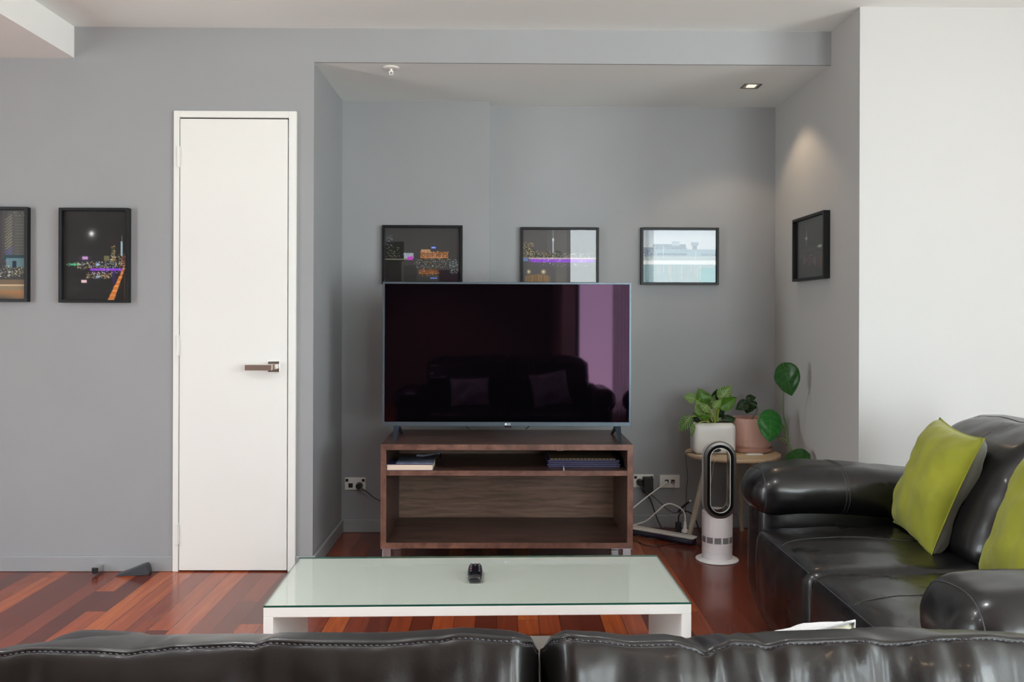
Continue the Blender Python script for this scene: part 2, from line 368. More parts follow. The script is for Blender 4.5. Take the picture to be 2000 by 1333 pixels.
# wedge
a = P(226, 1127, Z=0); c = P(292, 1124, Z=0); L = (c - a).length; ang = math.atan2(c.y - a.y, c.x - a.x)
wd = empty('door_wedge', (a.x, a.y, 0), 0, 'dark grey rubber door wedge lying on the floor left of the white door', 'door wedge')
b = bmesh.new(); prof = [(0, 0), (0, .004), (L * .35, .02), (L * .86, .05), (L * .93, .048), (L, .012), (L * .985, 0)]
v0 = [b.verts.new((x, 0 - .004 * (i > 1), z)) for i, (x, z) in enumerate(prof)]; v1 = [b.verts.new((x, .055, z)) for x, z in prof]
b.faces.new(v0[::-1]); b.faces.new(v1)
for i in range(len(prof)): j = (i + 1) % len(prof); b.faces.new((v0[i], v0[j], v1[j], v1[i]))
bmesh.ops.recalc_face_normals(b, faces=b.faces[:]); bmesh.ops.bevel(b, geom=b.edges[:], offset=.003, segments=2, affect='EDGES')
bmesh.ops.rotate(b, verts=b.verts, matrix=Matrix.Rotation(ang - .02, 3, 'Z'))
obj('wedge_body', b, M_rubber, wd, local=True)

# ------------------------------------------------------------------ framed prints
def S(a): return np.where(a <= .04045, a / 12.92, ((a + .055) / 1.055) ** 2.4)
def canvas(W, H, col):
    A = np.zeros((H, W, 3)); A[:] = np.array(col) / 255.; return A
def rect(A, x0, y0, x1, y1, col, al=1.):
    H, W, _ = A.shape; a, b_, c, d = int(round(x0 * W)), int(round(y0 * H)), int(round(x1 * W)), int(round(y1 * H))
    c = max(c, a + 1); d = max(d, b_ + 1); A[b_:d, a:c] = A[b_:d, a:c] * (1 - al) + np.array(col) / 255. * al
def blob(A, x, y, rx, ry, col, al=1.):
    H, W, _ = A.shape; yy, xx = np.mgrid[0:H, 0:W]; g = np.exp(-(((xx + .5) / W - x) / rx) ** 2 - (((yy + .5) / H - y) / ry) ** 2)[..., None] * al
    A[:] = A * (1 - g) + np.array(col) / 255. * g
def specks(A, R, n, x0, y0, x1, y1, cols, s=1, al=.9):
    H, W, _ = A.shape
    for _i in range(int(n * 1.9)):
        x = int(R.uniform(x0, x1) * W); y = int(R.uniform(y0, y1) * H); c = np.array(R.choice(cols)) / 255. * R.uniform(.5, 1.7)
        ww = R.choice((1, 1, 2)) if s == 1 else s
        A[max(y, 0):y + 1, max(x, 0):x + ww] = A[max(y, 0):y + 1, max(x, 0):x + ww] * (1 - al) + c * al
WARM = [(255, 190, 110), (240, 150, 70), (255, 225, 170), (250, 240, 220)]
COOL = [(200, 225, 255), (255, 255, 255), (140, 190, 240)]; PURP = [(170, 70, 230), (200, 110, 250), (120, 60, 220)]
def art_left(W, H):      # lit tower block over a night street
    R = random.Random(1); A = canvas(W, H, (62, 58, 62))
    rect(A, .62, 0, 1, .55, (84, 84, 84)); rect(A, .62, 0, .7, .55, (74, 72, 74))
    for i in range(15):
        y = .06 + i * .033; rect(A, .82, y, 1, y + .012, (100, 100, 98))
        for k in range(9): rect(A, .66 + k * .012, y + .05 - k * .007, .68 + k * .012, y + .056 - k * .007, (150, 145, 120) if i < 11 else (110, 110, 200))
    specks(A, R, 6, .8, .02, .98, .06, COOL); rect(A, .64, .50, 1, .56, (40, 70, 75)); rect(A, .68, .54, 1, .66, (110, 150, 160), .8); rect(A, .78, .57, .84, .65, (20, 40, 60))
    rect(A, 0, .6, .62, .8, (40, 40, 60)); rect(A, 0, .64, 1, .78, (60, 60, 62), .8)
    specks(A, R, 120, 0, .62, .75, .76, COOL + WARM); specks(A, R, 60, .7, .64, 1, .74, [(230, 200, 110), (230, 230, 210)])
    rect(A, 0, .78, 1, .83, (120, 100, 80)); rect(A, 0, .83, 1, .90, (150, 130, 105)); rect(A, 0, .84, 1, .85, (240, 210, 170))
    rect(A, 0, .9, 1, 1, (175, 125, 80)); blob(A, .55, 1.0, .35, .06, (95, 85, 75)); return A
def art_moon(W, H):      # moon over a dark harbour
    R = random.Random(2); A = canvas(W, H, (27, 27, 28))
    blob(A, .44, .26, .09, .07, (120, 120, 125), .7); blob(A, .44, .255, .035, .026, (255, 255, 255))
    rect(A, .0, .62, 1, 1, (20, 20, 23)); rect(A, .75, .4, .80, .56, (60, 58, 45)); specks(A, R, 26, .74, .38, .81, .56, WARM)
    rect(A, .895, .34, .92, .50, (170, 200, 215)); rect(A, .905, .28, .912, .36, (150, 160, 170)); rect(A, .63, .50, .72, .56, (110, 105, 70)); specks(A, R, 20, .72, .5, .82, .58, WARM)
    rect(A, .30, .515, .385, .545, (250, 215, 240)); blob(A, .34, .53, .08, .03, (150, 90, 190), .5)
    rect(A, .9, .5, .99, .62, (110, 45, 35), .7); specks(A, R, 30, .85, .48, .99, .62, WARM)
    rect(A, .10, .59, .24, .615, (30, 160, 100)); specks(A, R, 20, .05, .58, .25, .62, [(60, 220, 140), (255, 255, 255)])
    specks(A, R, 150, .22, .57, .95, .65, WARM + COOL); rect(A, .42, .645, .92, .672, (140, 60, 215)); specks(A, R, 50, .45, .65, .9, .70, PURP + COOL)
    specks(A, R, 90, .35, .69, .76, .76, WARM); rect(A, .28, .775, .37, .805, (240, 195, 205)); blob(A, .54, .6, .03, .02, (160, 200, 255)); blob(A, .54, .74, .03, .015, (160, 200, 255))
    rect(A, .76, .67, .81, .82, (55, 30, 120), .6)
    for i in range(36):
        t = i / 35; x = .945 - .20 * t ** 1.0; y = .64 + .35 * t; wd_ = .03 + .07 * t; rect(A, x - wd_ / 2, y, x + wd_ / 2, y + .012, (215, 120, 50) if i % 5 else (245, 180, 110))
    rect(A, .95, .7, .985, 1, (110, 75, 30), .6); return A
def art_island(W, H):    # lit building mirrored in the water
    R = random.Random(3); A = canvas(W, H, (70, 68, 68))
    rect(A, 0, .26, .25, .62, (28, 28, 26)); rect(A, 0, .6, .22, 1, (26, 28, 26)); specks(A, R, 20, 0, .14, .1, .34, COOL); specks(A, R, 26, .02, .36, .2, .56, [(200, 210, 150), (255, 240, 200)])
    rect(A, 0, .58, .3, .592, (170, 160, 140)); rect(A, .25, .47, .38, .57, (190, 200, 210), .8); rect(A, .3, .53, .37, .60, (205, 70, 200)); specks(A, R, 20, .24, .46, .38, .56, COOL)
    rect(A, .47, .44, .84, .57, (120, 70, 45))
    for y in (.46, .50, .54): rect(A, .47, y, .84, y + .012, (240, 150, 90))
    specks(A, R, 120, .47, .43, .84, .58, WARM); rect(A, .48, .40, .60, .45, (200, 150, 110)); rect(A, .61, .35, .68, .385, (70, 110, 230)); rect(A, .62, .36, .67, .372, (210, 225, 255))
    specks(A, R, 120, .38, .58, .95, .75, WARM + COOL + [(70, 90, 80)]); rect(A, .45, .76, .72, .88, (90, 55, 35), .7)
    for y in (.78, .81, .84): rect(A, .45, y, .70, y + .01, (210, 120, 60))
    specks(A, R, 40, .44, .76, .72, .9, WARM); rect(A, .72, .78, 1, 1, (40, 25, 35)); rect(A, .60, .92, .69, .945, (130, 150, 240)); specks(A, R, 60, .86, .6, .98, .85, COOL)
    rect(A, .25, .7, .42, 1, (48, 46, 46), .5); return A
def art_harbour(W, H, k=1., bgc=(98, 94, 94)):   # tower and violet bridge at night
    R = random.Random(4); A = canvas(W, H, bgc)
    for i in range(16): x = i * .035; hh = R.uniform(.28, .42) if i < 4 else R.uniform(.38, .5); rect(A, x, hh, x + .035, .55, (70, 70, 66))
    specks(A, R, 170, 0, .24, .14, .54, WARM + [(120, 120, 110)], al=.7); specks(A, R, 120, .1, .40, .45, .55, WARM + [(120, 120, 110)], al=.7)
    rect(A, .408, .0, .414, .2, (190, 200, 210)); rect(A, .398, .16, .424, .22, (215, 225, 230)); rect(A, .404, .22, .418, .44, (200, 210, 220))
    rect(A, 0, .53, .07, .6, (120, 150, 215), .8); rect(A, .08, .53, 1, .555, (230, 200, 205), .8); rect(A, .1, .56, .97, .62, (150, 80, 215)); specks(A, R, 90, .1, .56, .97, .62, [(220, 160, 255), (120, 60, 230)])
    specks(A, R, 80, .35, .44, .95, .56, COOL + WARM); specks(A, R, 60, .2, .62, .9, .7, COOL + PURP, al=.6)
    rect(A, .05, .86, .35, 1, (120, 95, 65), .7)
    for i in range(20): rect(A, .04 + i * .017, .84 + .004 * abs(i - 9), .046 + i * .017, 1, (210, 160, 110), .7)
    blob(A, .08, .8, .02, .03, (255, 225, 170)); blob(A, .28, .8, .025, .035, (255, 225, 170)); return A
def art_day(W, H):       # pale wharf building in daylight
    R = random.Random(5); A = canvas(W, H, (190, 198, 208))
    rect(A, .0, .33, .6, .5, (110, 130, 150)); rect(A, .14, .27, .59, .4, (96, 118, 140)); rect(A, .40, .22, .50, .3, (150, 165, 180)); rect(A, .66, .23, .76, .3, (120, 138, 155)); rect(A, .68, .3, .74, .4, (90, 110, 130))
    rect(A, .15, .37, 1, .5, (120, 150, 168)); rect(A, .2, .44, .6, .48, (70, 105, 130)); rect(A, .8, .45, 1, .49, (80, 115, 135)); specks(A, R, 40, .15, .3, .6, .4, [(210, 220, 230), (60, 80, 110)], al=.6)
    rect(A, 0, .5, 1, .6, (160, 175, 180)); rect(A, 0, .58, 1, .65, (225, 228, 230)); rect(A, 0, .66, 1, 1, (130, 160, 168)); rect(A, .77, .72, 1, 1, (70, 160, 165))
    specks(A, R, 200, 0, .3, .17, .6, [(190, 180, 190), (90, 90, 100), (220, 215, 220)], al=.6)
    for i in range(40): x = R.uniform(0, .8); rect(A, x, .68, x + .008, R.uniform(.8, .98), R.choice([(190, 200, 200), (170, 150, 150), (110, 140, 150)]), .5)
    rect(A, .28, .3, .285, .56, (200, 205, 210)); rect(A, .72, .4, .725, .58, (200, 205, 210)); return A
def art_right(W, H):
    A = art_harbour(W, H, bgc=(52, 54, 55)) * .55 + .02
    R = random.Random(6); B = canvas(W, H, (58, 61, 62)); rect(B, .33, .2, .345, .45, (130, 130, 130)); rect(B, .3, .3, .37, .35, (150, 150, 150)); rect(B, .33, .1, .338, .2, (120, 120, 120))
    specks(B, R, 160, 0, .48, 1, .62, [(150, 140, 130), (90, 90, 90), (190, 150, 120)], al=.6); specks(B, R, 60, .1, .6, 1, .66, PURP + WARM, al=.6)
    for i in range(12): x = .25 + i * .055; rect(B, x, .66, x + .02, R.uniform(.72, .86), R.choice([(180, 90, 70), (120, 110, 110), (170, 150, 150)]), .6)
    blob(B, .78, .5, .07, .02, (220, 215, 205)); return B
def M_print(name):
    m, n, l, b = nt(name); a = n.new('ShaderNodeVertexColor'); a.layer_name = 'print'; l.new(a.outputs[0], b.inputs['Base Color'])
    b.inputs['Roughness'].default_value = .6; b.inputs['Specular IOR Level'].default_value = .2; return m
M_pr = M_print('photo_print')
def picture(loc, rz, W, H, art, label):
    """origin: lower centre of the frame at the wall; local -Y points into the room"""
    r = empty('framed_picture', loc, rz, label, 'picture', 'black framed photographs on the walls'); D = .034; t = .014; b = bmesh.new()
    bx(b, -W / 2, -W / 2 + t, -D, 0, 0, H, bev=.001, seg=1); bx(b, W / 2 - t, W / 2, -D, 0, 0, H, bev=.001, seg=1)
    bx(b, -W / 2 + t, W / 2 - t, -D, 0, 0, t, bev=.001, seg=1); bx(b, -W / 2 + t, W / 2 - t, -D, 0, H - t, H, bev=.001, seg=1)
    obj('frame', b, M_frame, r, local=True)
    nx, nz = (210, 146) if W > H else (130, 190)
    A = np.clip(art(nx + 1, nz + 1), 0, 1); B_ = A.copy(); B_[1:-1, 1:-1] = (A[:-2, 1:-1] + A[2:, 1:-1] + A[1:-1, :-2] + A[1:-1, 2:] + 3 * A[1:-1, 1:-1]) / 7
    A = S(np.clip(.35 * A + .65 * B_, 0, 1)); iw, ih = W - 2 * t, H - 2 * t
    vs = [(-iw / 2 + iw * i / nx, -.012, t + ih * (1 - j / nz)) for j in range(nz + 1) for i in range(nx + 1)]
    fs = [(j * (nx + 1) + i, (j + 1) * (nx + 1) + i, (j + 1) * (nx + 1) + i + 1, j * (nx + 1) + i + 1) for j in range(nz) for i in range(nx)]
    me = bpy.data.meshes.new('print'); me.from_pydata(vs, [], fs); ca = me.color_attributes.new('print', 'FLOAT_COLOR', 'POINT')
    col = np.ones(((nz + 1) * (nx + 1), 4), dtype=np.float32); col[:, :3] = A.reshape(-1, 3); ca.data.foreach_set('color', col.ravel())
    me.materials.append(M_pr); o = bpy.data.objects.new('print', me); C.objects.link(o); o.parent = r
    obj('backing_board', box(-iw / 2, iw / 2, -.0115, -.004, t, H - t), M_dark, r, local=True)
    obj('glazing', box(-iw / 2, iw / 2, -.019, -.017, t, H - t), M_pane, r, local=True)
    return r
def place_pic(px0, px1, pt, pb, Yw, W, H, art, label):
    a = P((px0 + px1) / 2, pt, Y=Yw - .034); picture((a.x, Yw, a.z - H), 0, W, H, art, label)
PW, PH = .457, .335
place_pic(-84, 53, 404, 588, Y1, .335, .457, art_left, 'black framed night photo of a tower block, cut off by the left edge')
place_pic(115.5, 249.5, 406, 590, Y1, .335, .457, art_moon, 'upright black framed photo of a moon over a dark harbour, left of the white door')
place_pic(746, 904, 440, 552, YA, PW, PH, art_island, 'black framed night photo with orange lit building above the left end of the television')
place_pic(1017.5, 1170, 444, 552, YB, PW, PH, art_harbour, 'black framed night photo of a needle tower and violet bridge above the television')
place_pic(1251, 1406, 444.5, 557, YB, PW, PH, art_day, 'framed daylight photo of a pale wharf building right of the television')
a = P(1547, 480, X=XR - .034); c = P(1608, 480, X=XR - .034); zt = P(1608, 410.5, X=XR - .034).z
picture((XR, (a.y + c.y) / 2, zt - PH), -PI / 2, a.y - c.y, PH, art_right, 'dim black framed night skyline photo on the pale side wall above the plants')

# ------------------------------------------------------------------ sockets
def plate(px0, py0, px1, py1, Yw, label, kind):
    a = P(px0, py0, Y=Yw); c = P(px1, py1, Y=Yw); r = empty('wall_socket' if kind == 'power' else 'data_socket', ((a.x + c.x) / 2, Yw, c.z), 0, label, 'wall socket')
    obj('faceplate', box(a.x, c.x, Yw - .008, Yw, c.z, a.z, bev=.0015), M_plate, r); W = c.x - a.x; H = a.z - c.z
    def sq(name, u, v, s):
        x = a.x + u * W; z = a.z - v * H; obj(name, box(x - s, x + s, Yw - .0105, Yw - .006, z - s, z + s, bev=.001, seg=1), M_dark, r)
    if kind == 'power':
        for u in (.1, .9): sq('switch', u, .22, .008)
        sq('outlet', .28, .64, .0125); sq('outlet', .72, .64, .0125)
    else:
        for u in (.355, .66): sq('jack', u, .5, .0105)
    return a, c
plate(674, 933, 714, 957, YA, 'white double power socket low on the wall left of the dark cabinet', 'power')
plate(1237, 927, 1276, 952, YB, 'white double power socket with black plugs beside the cabinet', 'power')
plate(1288, 928, 1327, 953, YB, 'white data plate with two jacks low behind the side table', 'data')
def cord(b, pts, r=.003, n=8): return tube(b, catmull(pts, n), r, 8)
# plug of the television at the left
r = empty('power_cable', P(702, 949, Y=YA), 0, 'black power cord plugged in left of the dark cabinet', 'power cord')
p = P(702, 949, Y=YA - .01); b = bmesh.new(); tube(b, [(p.x, p.y, p.z), (p.x, p.y - .02, p.z), (p.x, p.y - .036, p.z)], .020, 20, .016); b2 = obj('plug', b, M_dark, r, smooth=False)
obj('cord', cord(bmesh.new(), [p + Vector((0.005, -.033, -.003)), P(714, 959, Y=YA - .05), P(728, 971, Y=YA - .05), P(741, 978, Y=YA - .055), P(760, 984, Y=YA - .055), P(790, 1000, Y=YA - .055)]), M_dark, r, smooth=True)

# ------------------------------------------------------------------ ceiling fittings
p = P(1467, 168, Z=ZB); s = .047
r = empty('downlight', (p.x, p.y, ZB), 0, 'square recessed downlight with chrome reflector in the lowered ceiling of the recess', 'downlight')
b = bmesh.new(); o_ = s; i_ = s - .008
for (x0, x1, y0, y1) in ((-o_, -i_, -o_, o_), (i_, o_, -o_, o_), (-i_, i_, -o_, -i_), (-i_, i_, i_, o_)): bx(b, p.x + x0, p.x + x1, p.y + y0, p.y + y1, ZB - .003, ZB + .001)
obj('trim_ring', b, mat('bronze_trim', (.16, .13, .10), .35, metal=.8), r)
b = bmesh.new(); lathe(b, (p.x, p.y, ZB - .0025), [(i_, 0), (i_ * .9, .0006), (i_ * .55, .0009), (.001, .001)], 32, cap0=False)
M_lamp, n, l, bs = nt('warm_lamp'); bs.inputs['Emission Color'].default_value = (1, .78, .5, 1); bs.inputs['Emission Strength'].default_value = .8; bs.inputs['Base Color'].default_value = (.8, .7, .5, 1)
obj('lamp', box(p.x - .022, p.x + .022, p.y - .028, p.y + .022, ZB - .0035, ZB - .0012), M_lamp, r)
obj('reflector', b, M_chrome, r)
def spot(loc, power, col, size, blend, tilt=(0, 0, 0), rad=.03):
    l = bpy.data.lights.new('downlight_and_fill_beam', 'SPOT'); l.energy = power; l.color = col; l.spot_size = size; l.spot_blend = blend; l.shadow_soft_size = rad
    o = bpy.data.objects.new('downlight_and_fill_beam', l); o.location = loc; o.rotation_euler = tilt; C.objects.link(o)
spot((p.x, p.y, ZB - .02), 5.5, (1, .74, .50), math.radians(112), .35, (0, 0, 0), .05)
for x, y, e_ in ((-1.6, -1.4, 110), (-.2, -1.3, 120), (.5, -.9, 70), (-3.2, -1.6, 110), (-1.0, -2.9, 110)):
    r2 = empty('downlight', (x, y, ZC), 0, None, None)
    bpy.data.objects.remove(r2)
    spot((x, y, ZC - .03), e_, (1, .70, .42), math.radians(100), .6, (0, 0, 0), .09)
# unseen fill lamps, added under the main ceiling to brighten low walls and table
for x, y, e_ in ((-3.3, 2.1, 60), (-1.9, 2.3, 42), (-.8, 2.3, 48), (.6, 2.3, 26), (-2.7, .9, 45), (-.9, .8, 20)):
    spot((x, y, (BZ if x < BX else ZC) - .02), e_, (.97, .98, 1), math.radians(128), .7, (0, 0, 0), .08)
# sprinkler
p = P(764, 132, Z=ZB); r = empty('fire_sprinkler', (p.x, p.y, ZB), 0, 'small white fire sprinkler hanging from the recess ceiling at left', 'sprinkler')
b = bmesh.new(); lathe(b, (p.x, p.y, ZB), [(.04, 0), (.04, -.003), (.034, -.007), (.012, -.008)], 32); obj('escutcheon', b, M_plate, r, smooth=False)
b = bmesh.new(); tube(b, [(p.x, p.y, ZB - .006), (p.x, p.y, ZB - .02)], .006, 12); tube(b, [(p.x - .009, p.y, ZB - .018), (p.x - .009, p.y, ZB - .03), (p.x, p.y, ZB - .038)], .002, 8)
tube(b, [(p.x + .009, p.y, ZB - .018), (p.x + .009, p.y, ZB - .03), (p.x, p.y, ZB - .038)], .002, 8); tube(b, [(p.x - .01, p.y, ZB - .019), (p.x + .01, p.y, ZB - .019)], .003, 8); obj('sprinkler_body', b, M_plate, r)
b = bmesh.new(); lathe(b, (p.x, p.y, ZB - .038), [(.012, 0), (.013, -.002), (.003, -.003)], 16); obj('deflector', b, M_plate, r)

# ------------------------------------------------------------------ television cabinet
CZ = .627; cf = P(743, 868.5, Z=CZ); CYF = cf.y; CX0 = P(743.5, 900, Y=CYF).x; CX1 = P(1236.5, 900, Y=CYF).x
CYB = P(1000, 840, Z=CZ).y; CB = P(1000, 1072, Y=CYF).z
SZ = P(1000, 920.5, Y=CYF).z; th = .027
r = empty('tv_cabinet', ((CX0 + CX1) / 2, (CYF + CYB) / 2, 0), 0, 'low open dark wood television cabinet with one shelf on metal feet', 'cabinet')
def board(name, x0, x1, y0, y1, z0, z1, m=M_wenge, fr=True):
    b = box(x0, x1, y0 + (.001 if fr else 0), y1, z0, z1)
    if fr: bx(b, x0, x1, y0, y0 + .0012, z0, z1, mi=1)
    return obj(name, b, [m, M_edge], r)
board('top_panel', CX0, CX1, CYF, CYB, CZ - th, CZ)
board('side_panel', CX0, CX0 + th, CYF, CYB, CB + th, CZ - th); board('side_panel', CX1 - th, CX1, CYF, CYB, CB + th, CZ - th)
board('bottom_panel', CX0, CX1, CYF, CYB, CB, CB + th)
board('shelf', CX0 + th, CX1 - th, CYF + .006, CYB - .01, SZ - .024, SZ)
board('back_panel', CX0 + th, CX1 - th, CYB - .010, CYB, CB + th, CZ - th, M_backp, False)
for x in (CX0 + .008, CX1 - .048):
    for y in (CYF + .008, CYB - .09):
        b = box(x, x + .04, y, y + .04, 0, CB - .004, bev=.002); xx = x - .006 if x < 0 else x - .04
        bx(b, xx, xx + .085, y - .004, y + .06, CB - .004, CB); obj('foot', b, M_alu, r)
p = P(1094, 881.5, Y=CYF + .02); obj('door_catch', box(p.x - .016, p.x + .016, CYF + .01, CYF + .03, CZ - th - .004, CZ - th), M_chrome, r, label='small metal catch plate')
p = P(1101, 911, Y=CYF + .045); obj('shelf_pin', tube(bmesh.new(), [(p.x, CYF + .05, SZ), (p.x, CYF + .05, SZ + .018)], .003, 8), M_chrome, r, label='small metal pin')

# things on the cabinet shelf
def rot_about(b, c, a): bmesh.ops.rotate(b, verts=b.verts, cent=c, matrix=Matrix.Rotation(a, 3, 'Z'))
y0 = CYF + .008; x0 = P(755, 912, Y=y0).x; x1 = P(845, 912, Y=y0).x
r = empty('book', (x0 + .1, y0 + .1, SZ), 0, 'thick navy covered book lying at the left end of the cabinet shelf, pages forward', 'book')
obj('pages', box(x0 + .002, x1 - .001, y0, y0 + .165, SZ + .0025, SZ + .028), mat('paper_pages', (.66, .53, .43), .8, bump=.5, bscale=60, stretch=(.1, .1, 12)), r)
obj('cover', bx(bx(box(x0, x1, y0 - .002, y0 + .17, SZ + .028, SZ + .031, bev=.0005, seg=1), x0, x1, y0 - .002, y0 + .17, SZ, SZ + .0025), x0, x1, y0 + .165, y0 + .17, SZ + .0025, SZ + .028), mat('navy_cover', (.02, .018, .055), .4), r)
b = box(x0 + .045, x1 - .001, y0 + .004, y0 + .20, SZ + .0312, SZ + .036)
tag(obj('magazine', b, mat('slate_cover', (.13, .15, .21), .3, var=.35, vscale=20)), 'slate blue magazine on top of the thick book on the cabinet shelf', 'magazine')
b = bmesh.new(); pl = []; zt_ = SZ + .0365
prof = [(0, .026), (.03, .022), (.06, .026), (.1, .034), (.112, .03), (.112, .004)]; xb = P(817, 885, Y=y0 + .16).x
for (dx, dz) in prof: pl.append([b.verts.new((xb + dx, y0 + .045 + k * .07 + dx * .25, SZ + .036 + dz)) for k in range(2)])
for i in range(len(pl) - 1): b.faces.new((pl[i][0], pl[i + 1][0], pl[i + 1][1], pl[i][1]))
bmesh.ops.solidify(b, geom=b.faces[:], thickness=.0025)
tag(obj('leaflet', b, mat('leaflet_paper', (.62, .68, .74), .5)), 'curled white leaflet lying behind the slate magazine on the cabinet shelf', 'leaflet')
ym = P(1100, 913.5, Z=SZ).y; mx0 = P(1069, 905, Y=ym).x; mx1 = P(1212, 905, Y=ym).x
names = ['bottom', 'second from the bottom', 'third from the bottom', 'fourth from the bottom']
for i in range(4):
    o = obj('placemat', box(mx0 + [.004, .0, .006, .002][i], mx1 - [.004, .0, .007, .003][i], ym + .002 * i, ym + .28, SZ + i * .009, SZ + i * .009 + .0082, bev=.0015), mat('navy_mat', (.032, .028, .085), .45, bump=.2, bscale=150))
    tag(o, 'dark navy placemat, %s in the stack on the cabinet shelf' % names[i], 'placemat', 'navy placemats on the cabinet shelf')
m, n, l, bs = nt('woven_mat'); t = n.new('ShaderNodeTexCoord'); ck = n.new('ShaderNodeTexChecker'); ck.inputs['Scale'].default_value = 110
ck.inputs['Color1'].default_value = (.22, .14, .07, 1); ck.inputs['Color2'].default_value = (.03, .02, .012, 1); l.new(t.outputs['Object'], ck.inputs[0]); l.new(ck.outputs[0], bs.inputs['Base Color'])
tag(obj('placemat', box(mx0 + .012, mx1 - .025, ym + .006, ym + .26, SZ + .036, SZ + .043, bev=.002), m), 'brown woven placemat on top of the navy stack on the cabinet shelf', 'placemat')

# ------------------------------------------------------------------ television
TY = 4.52; tx0 = P(747, 700, Y=TY).x; tx1 = P(1233, 700, Y=TY).x; tz0 = P(1000, 833, Y=TY).z; tz1 = P(1000, 551.5, Y=TY).z
r = empty('television', ((tx0 + tx1) / 2, TY, CZ), 0, 'large flat television with dark screen standing on the wood cabinet', 'television')
M_tvf = mat('tv_grey_metal', (.09, .115, .14), .35, metal=.6)
b = bmesh.new(); e1, e2 = .0105, .021
bx(b, tx0, tx0 + e1, TY, TY + .028, tz0, tz1, bev=.001, seg=1); bx(b, tx1 - e1, tx1, TY, TY + .028, tz0, tz1, bev=.001, seg=1)
bx(b, tx0 + e1, tx1 - e1, TY, TY + .028, tz1 - e1, tz1, bev=.001, seg=1); bx(b, tx0 + e1, tx1 - e1, TY - .002, TY + .028, tz0, tz0 + e2, bev=.001, seg=1)
fr = obj('bezel', b, M_tvf, r)
M_scr = glassy('tv_screen', (0, 0, 0), 1.6, .03, (.25, .13, .22)); 
# opaque screen: swap the transparent lobe for a near black diffuse
n = M_scr.node_tree.nodes; l = M_scr.node_tree.links; df = n.new('ShaderNodeBsdfDiffuse'); df.inputs[0].default_value = (.0016, .0012, .002, 1)
l.new(df.outputs[0], n['Mix Shader'].inputs[1])
obj('screen', box(tx0 + e1, tx1 - e1, TY + .003, TY + .02, tz0 + e2, tz1 - e1), M_scr, r)
b = box(tx0 + .004, tx1 - .004, TY + .028, TY + .034, tz0 + .004, tz1 - .004); soft(b, tx0 + .12, tx1 - .12, TY + .034, TY + .08, tz0 + .03, tz0 + .38, .03, n=6); obj('rear_shell', b, M_dark, r)
M_foot = mat('foot_slate', (.035, .05, .07), .3, metal=.3)
for sgn, pt, pb in ((-1, 775, 770.5), (1, 1206, 1211.5)):
    a = P(pt, 833, Y=TY + .02); zt2 = tz0 + .002; f_ = P(pb, 864, Z=CZ); b = bmesh.new()
    for (yy, xx) in ((f_.y, f_.x), (TY + .17, a.x + sgn * -.01)):
        w0, w1 = .015, .006; top = Vector((a.x, TY + .018, zt2)); bot = Vector((xx, yy, CZ))
        vs = []
        for (c_, w_, d_) in ((top, w0, .012), (bot, w1, .009)):
            vs += [b.verts.new(c_ + Vector((i * w_, j * d_, 0))) for i, j in ((-1, -1), (1, -1), (1, 1), (-1, 1))]
        b.faces.new(vs[0:4]); b.faces.new(vs[4:8][::-1])
        for k in range(4): b.faces.new((vs[k], vs[(k + 1) % 4], vs[4 + (k + 1) % 4], vs[4 + k]))
    bmesh.ops.recalc_face_normals(b, faces=b.faces[:]); obj('stand_leg', b, M_foot, r)
for pxa, pxb in ((910, 916), (1034, 1027)):
    obj('cable_clip', tube(bmesh.new(), [P(pxa, 833, Y=TY + .04), P(pxb, 838.5, Y=TY + .06)], .0028, 6), M_foot, r)
def text(name, s_, size, loc, m, parent, ext=.0004, rx=PI / 2, rz=0):
    cu = bpy.data.curves.new(name, 'FONT'); cu.body = s_; cu.size = size; cu.extrude = ext; cu.align_x = 'CENTER'; cu.align_y = 'CENTER'
    to = bpy.data.objects.new('tmp', cu); C.objects.link(to); bpy.context.view_layer.update()
    me = bpy.data.meshes.new_from_object(to.evaluated_get(bpy.context.evaluated_depsgraph_get())); bpy.data.objects.remove(to)
    b = bmesh.new(); b.from_mesh(me); bmesh.ops.rotate(b, verts=b.verts, matrix=Matrix.Rotation(rx, 3, 'X')); bmesh.ops.rotate(b, verts=b.verts, matrix=Matrix.Rotation(rz, 3, 'Z'))
    bmesh.ops.translate(b, verts=b.verts, vec=loc); return obj(name, b, m, parent)
M_logo = mat('logo_silver', (.85, .88, .92), .3)
lx = P(992, 829, Y=TY).x; lg = text('maker_logo', 'LG', .015, Vector((lx + .004, TY - .0028, tz0 + e2 / 2)), M_logo, fr)
b = bmesh.new(); tube(b, [(lx - .011, TY - .0022, tz0 + e2 / 2), (lx - .011, TY - .0032, tz0 + e2 / 2)], .0052, 20); obj('logo_badge', b, M_logo, fr)
obj('sensor', box(lx - .018, lx + .018, TY + .002, TY + .014, tz0 - .006, tz0, bev=.002), mat('sensor_red', (.02, .003, .008), .2), fr)

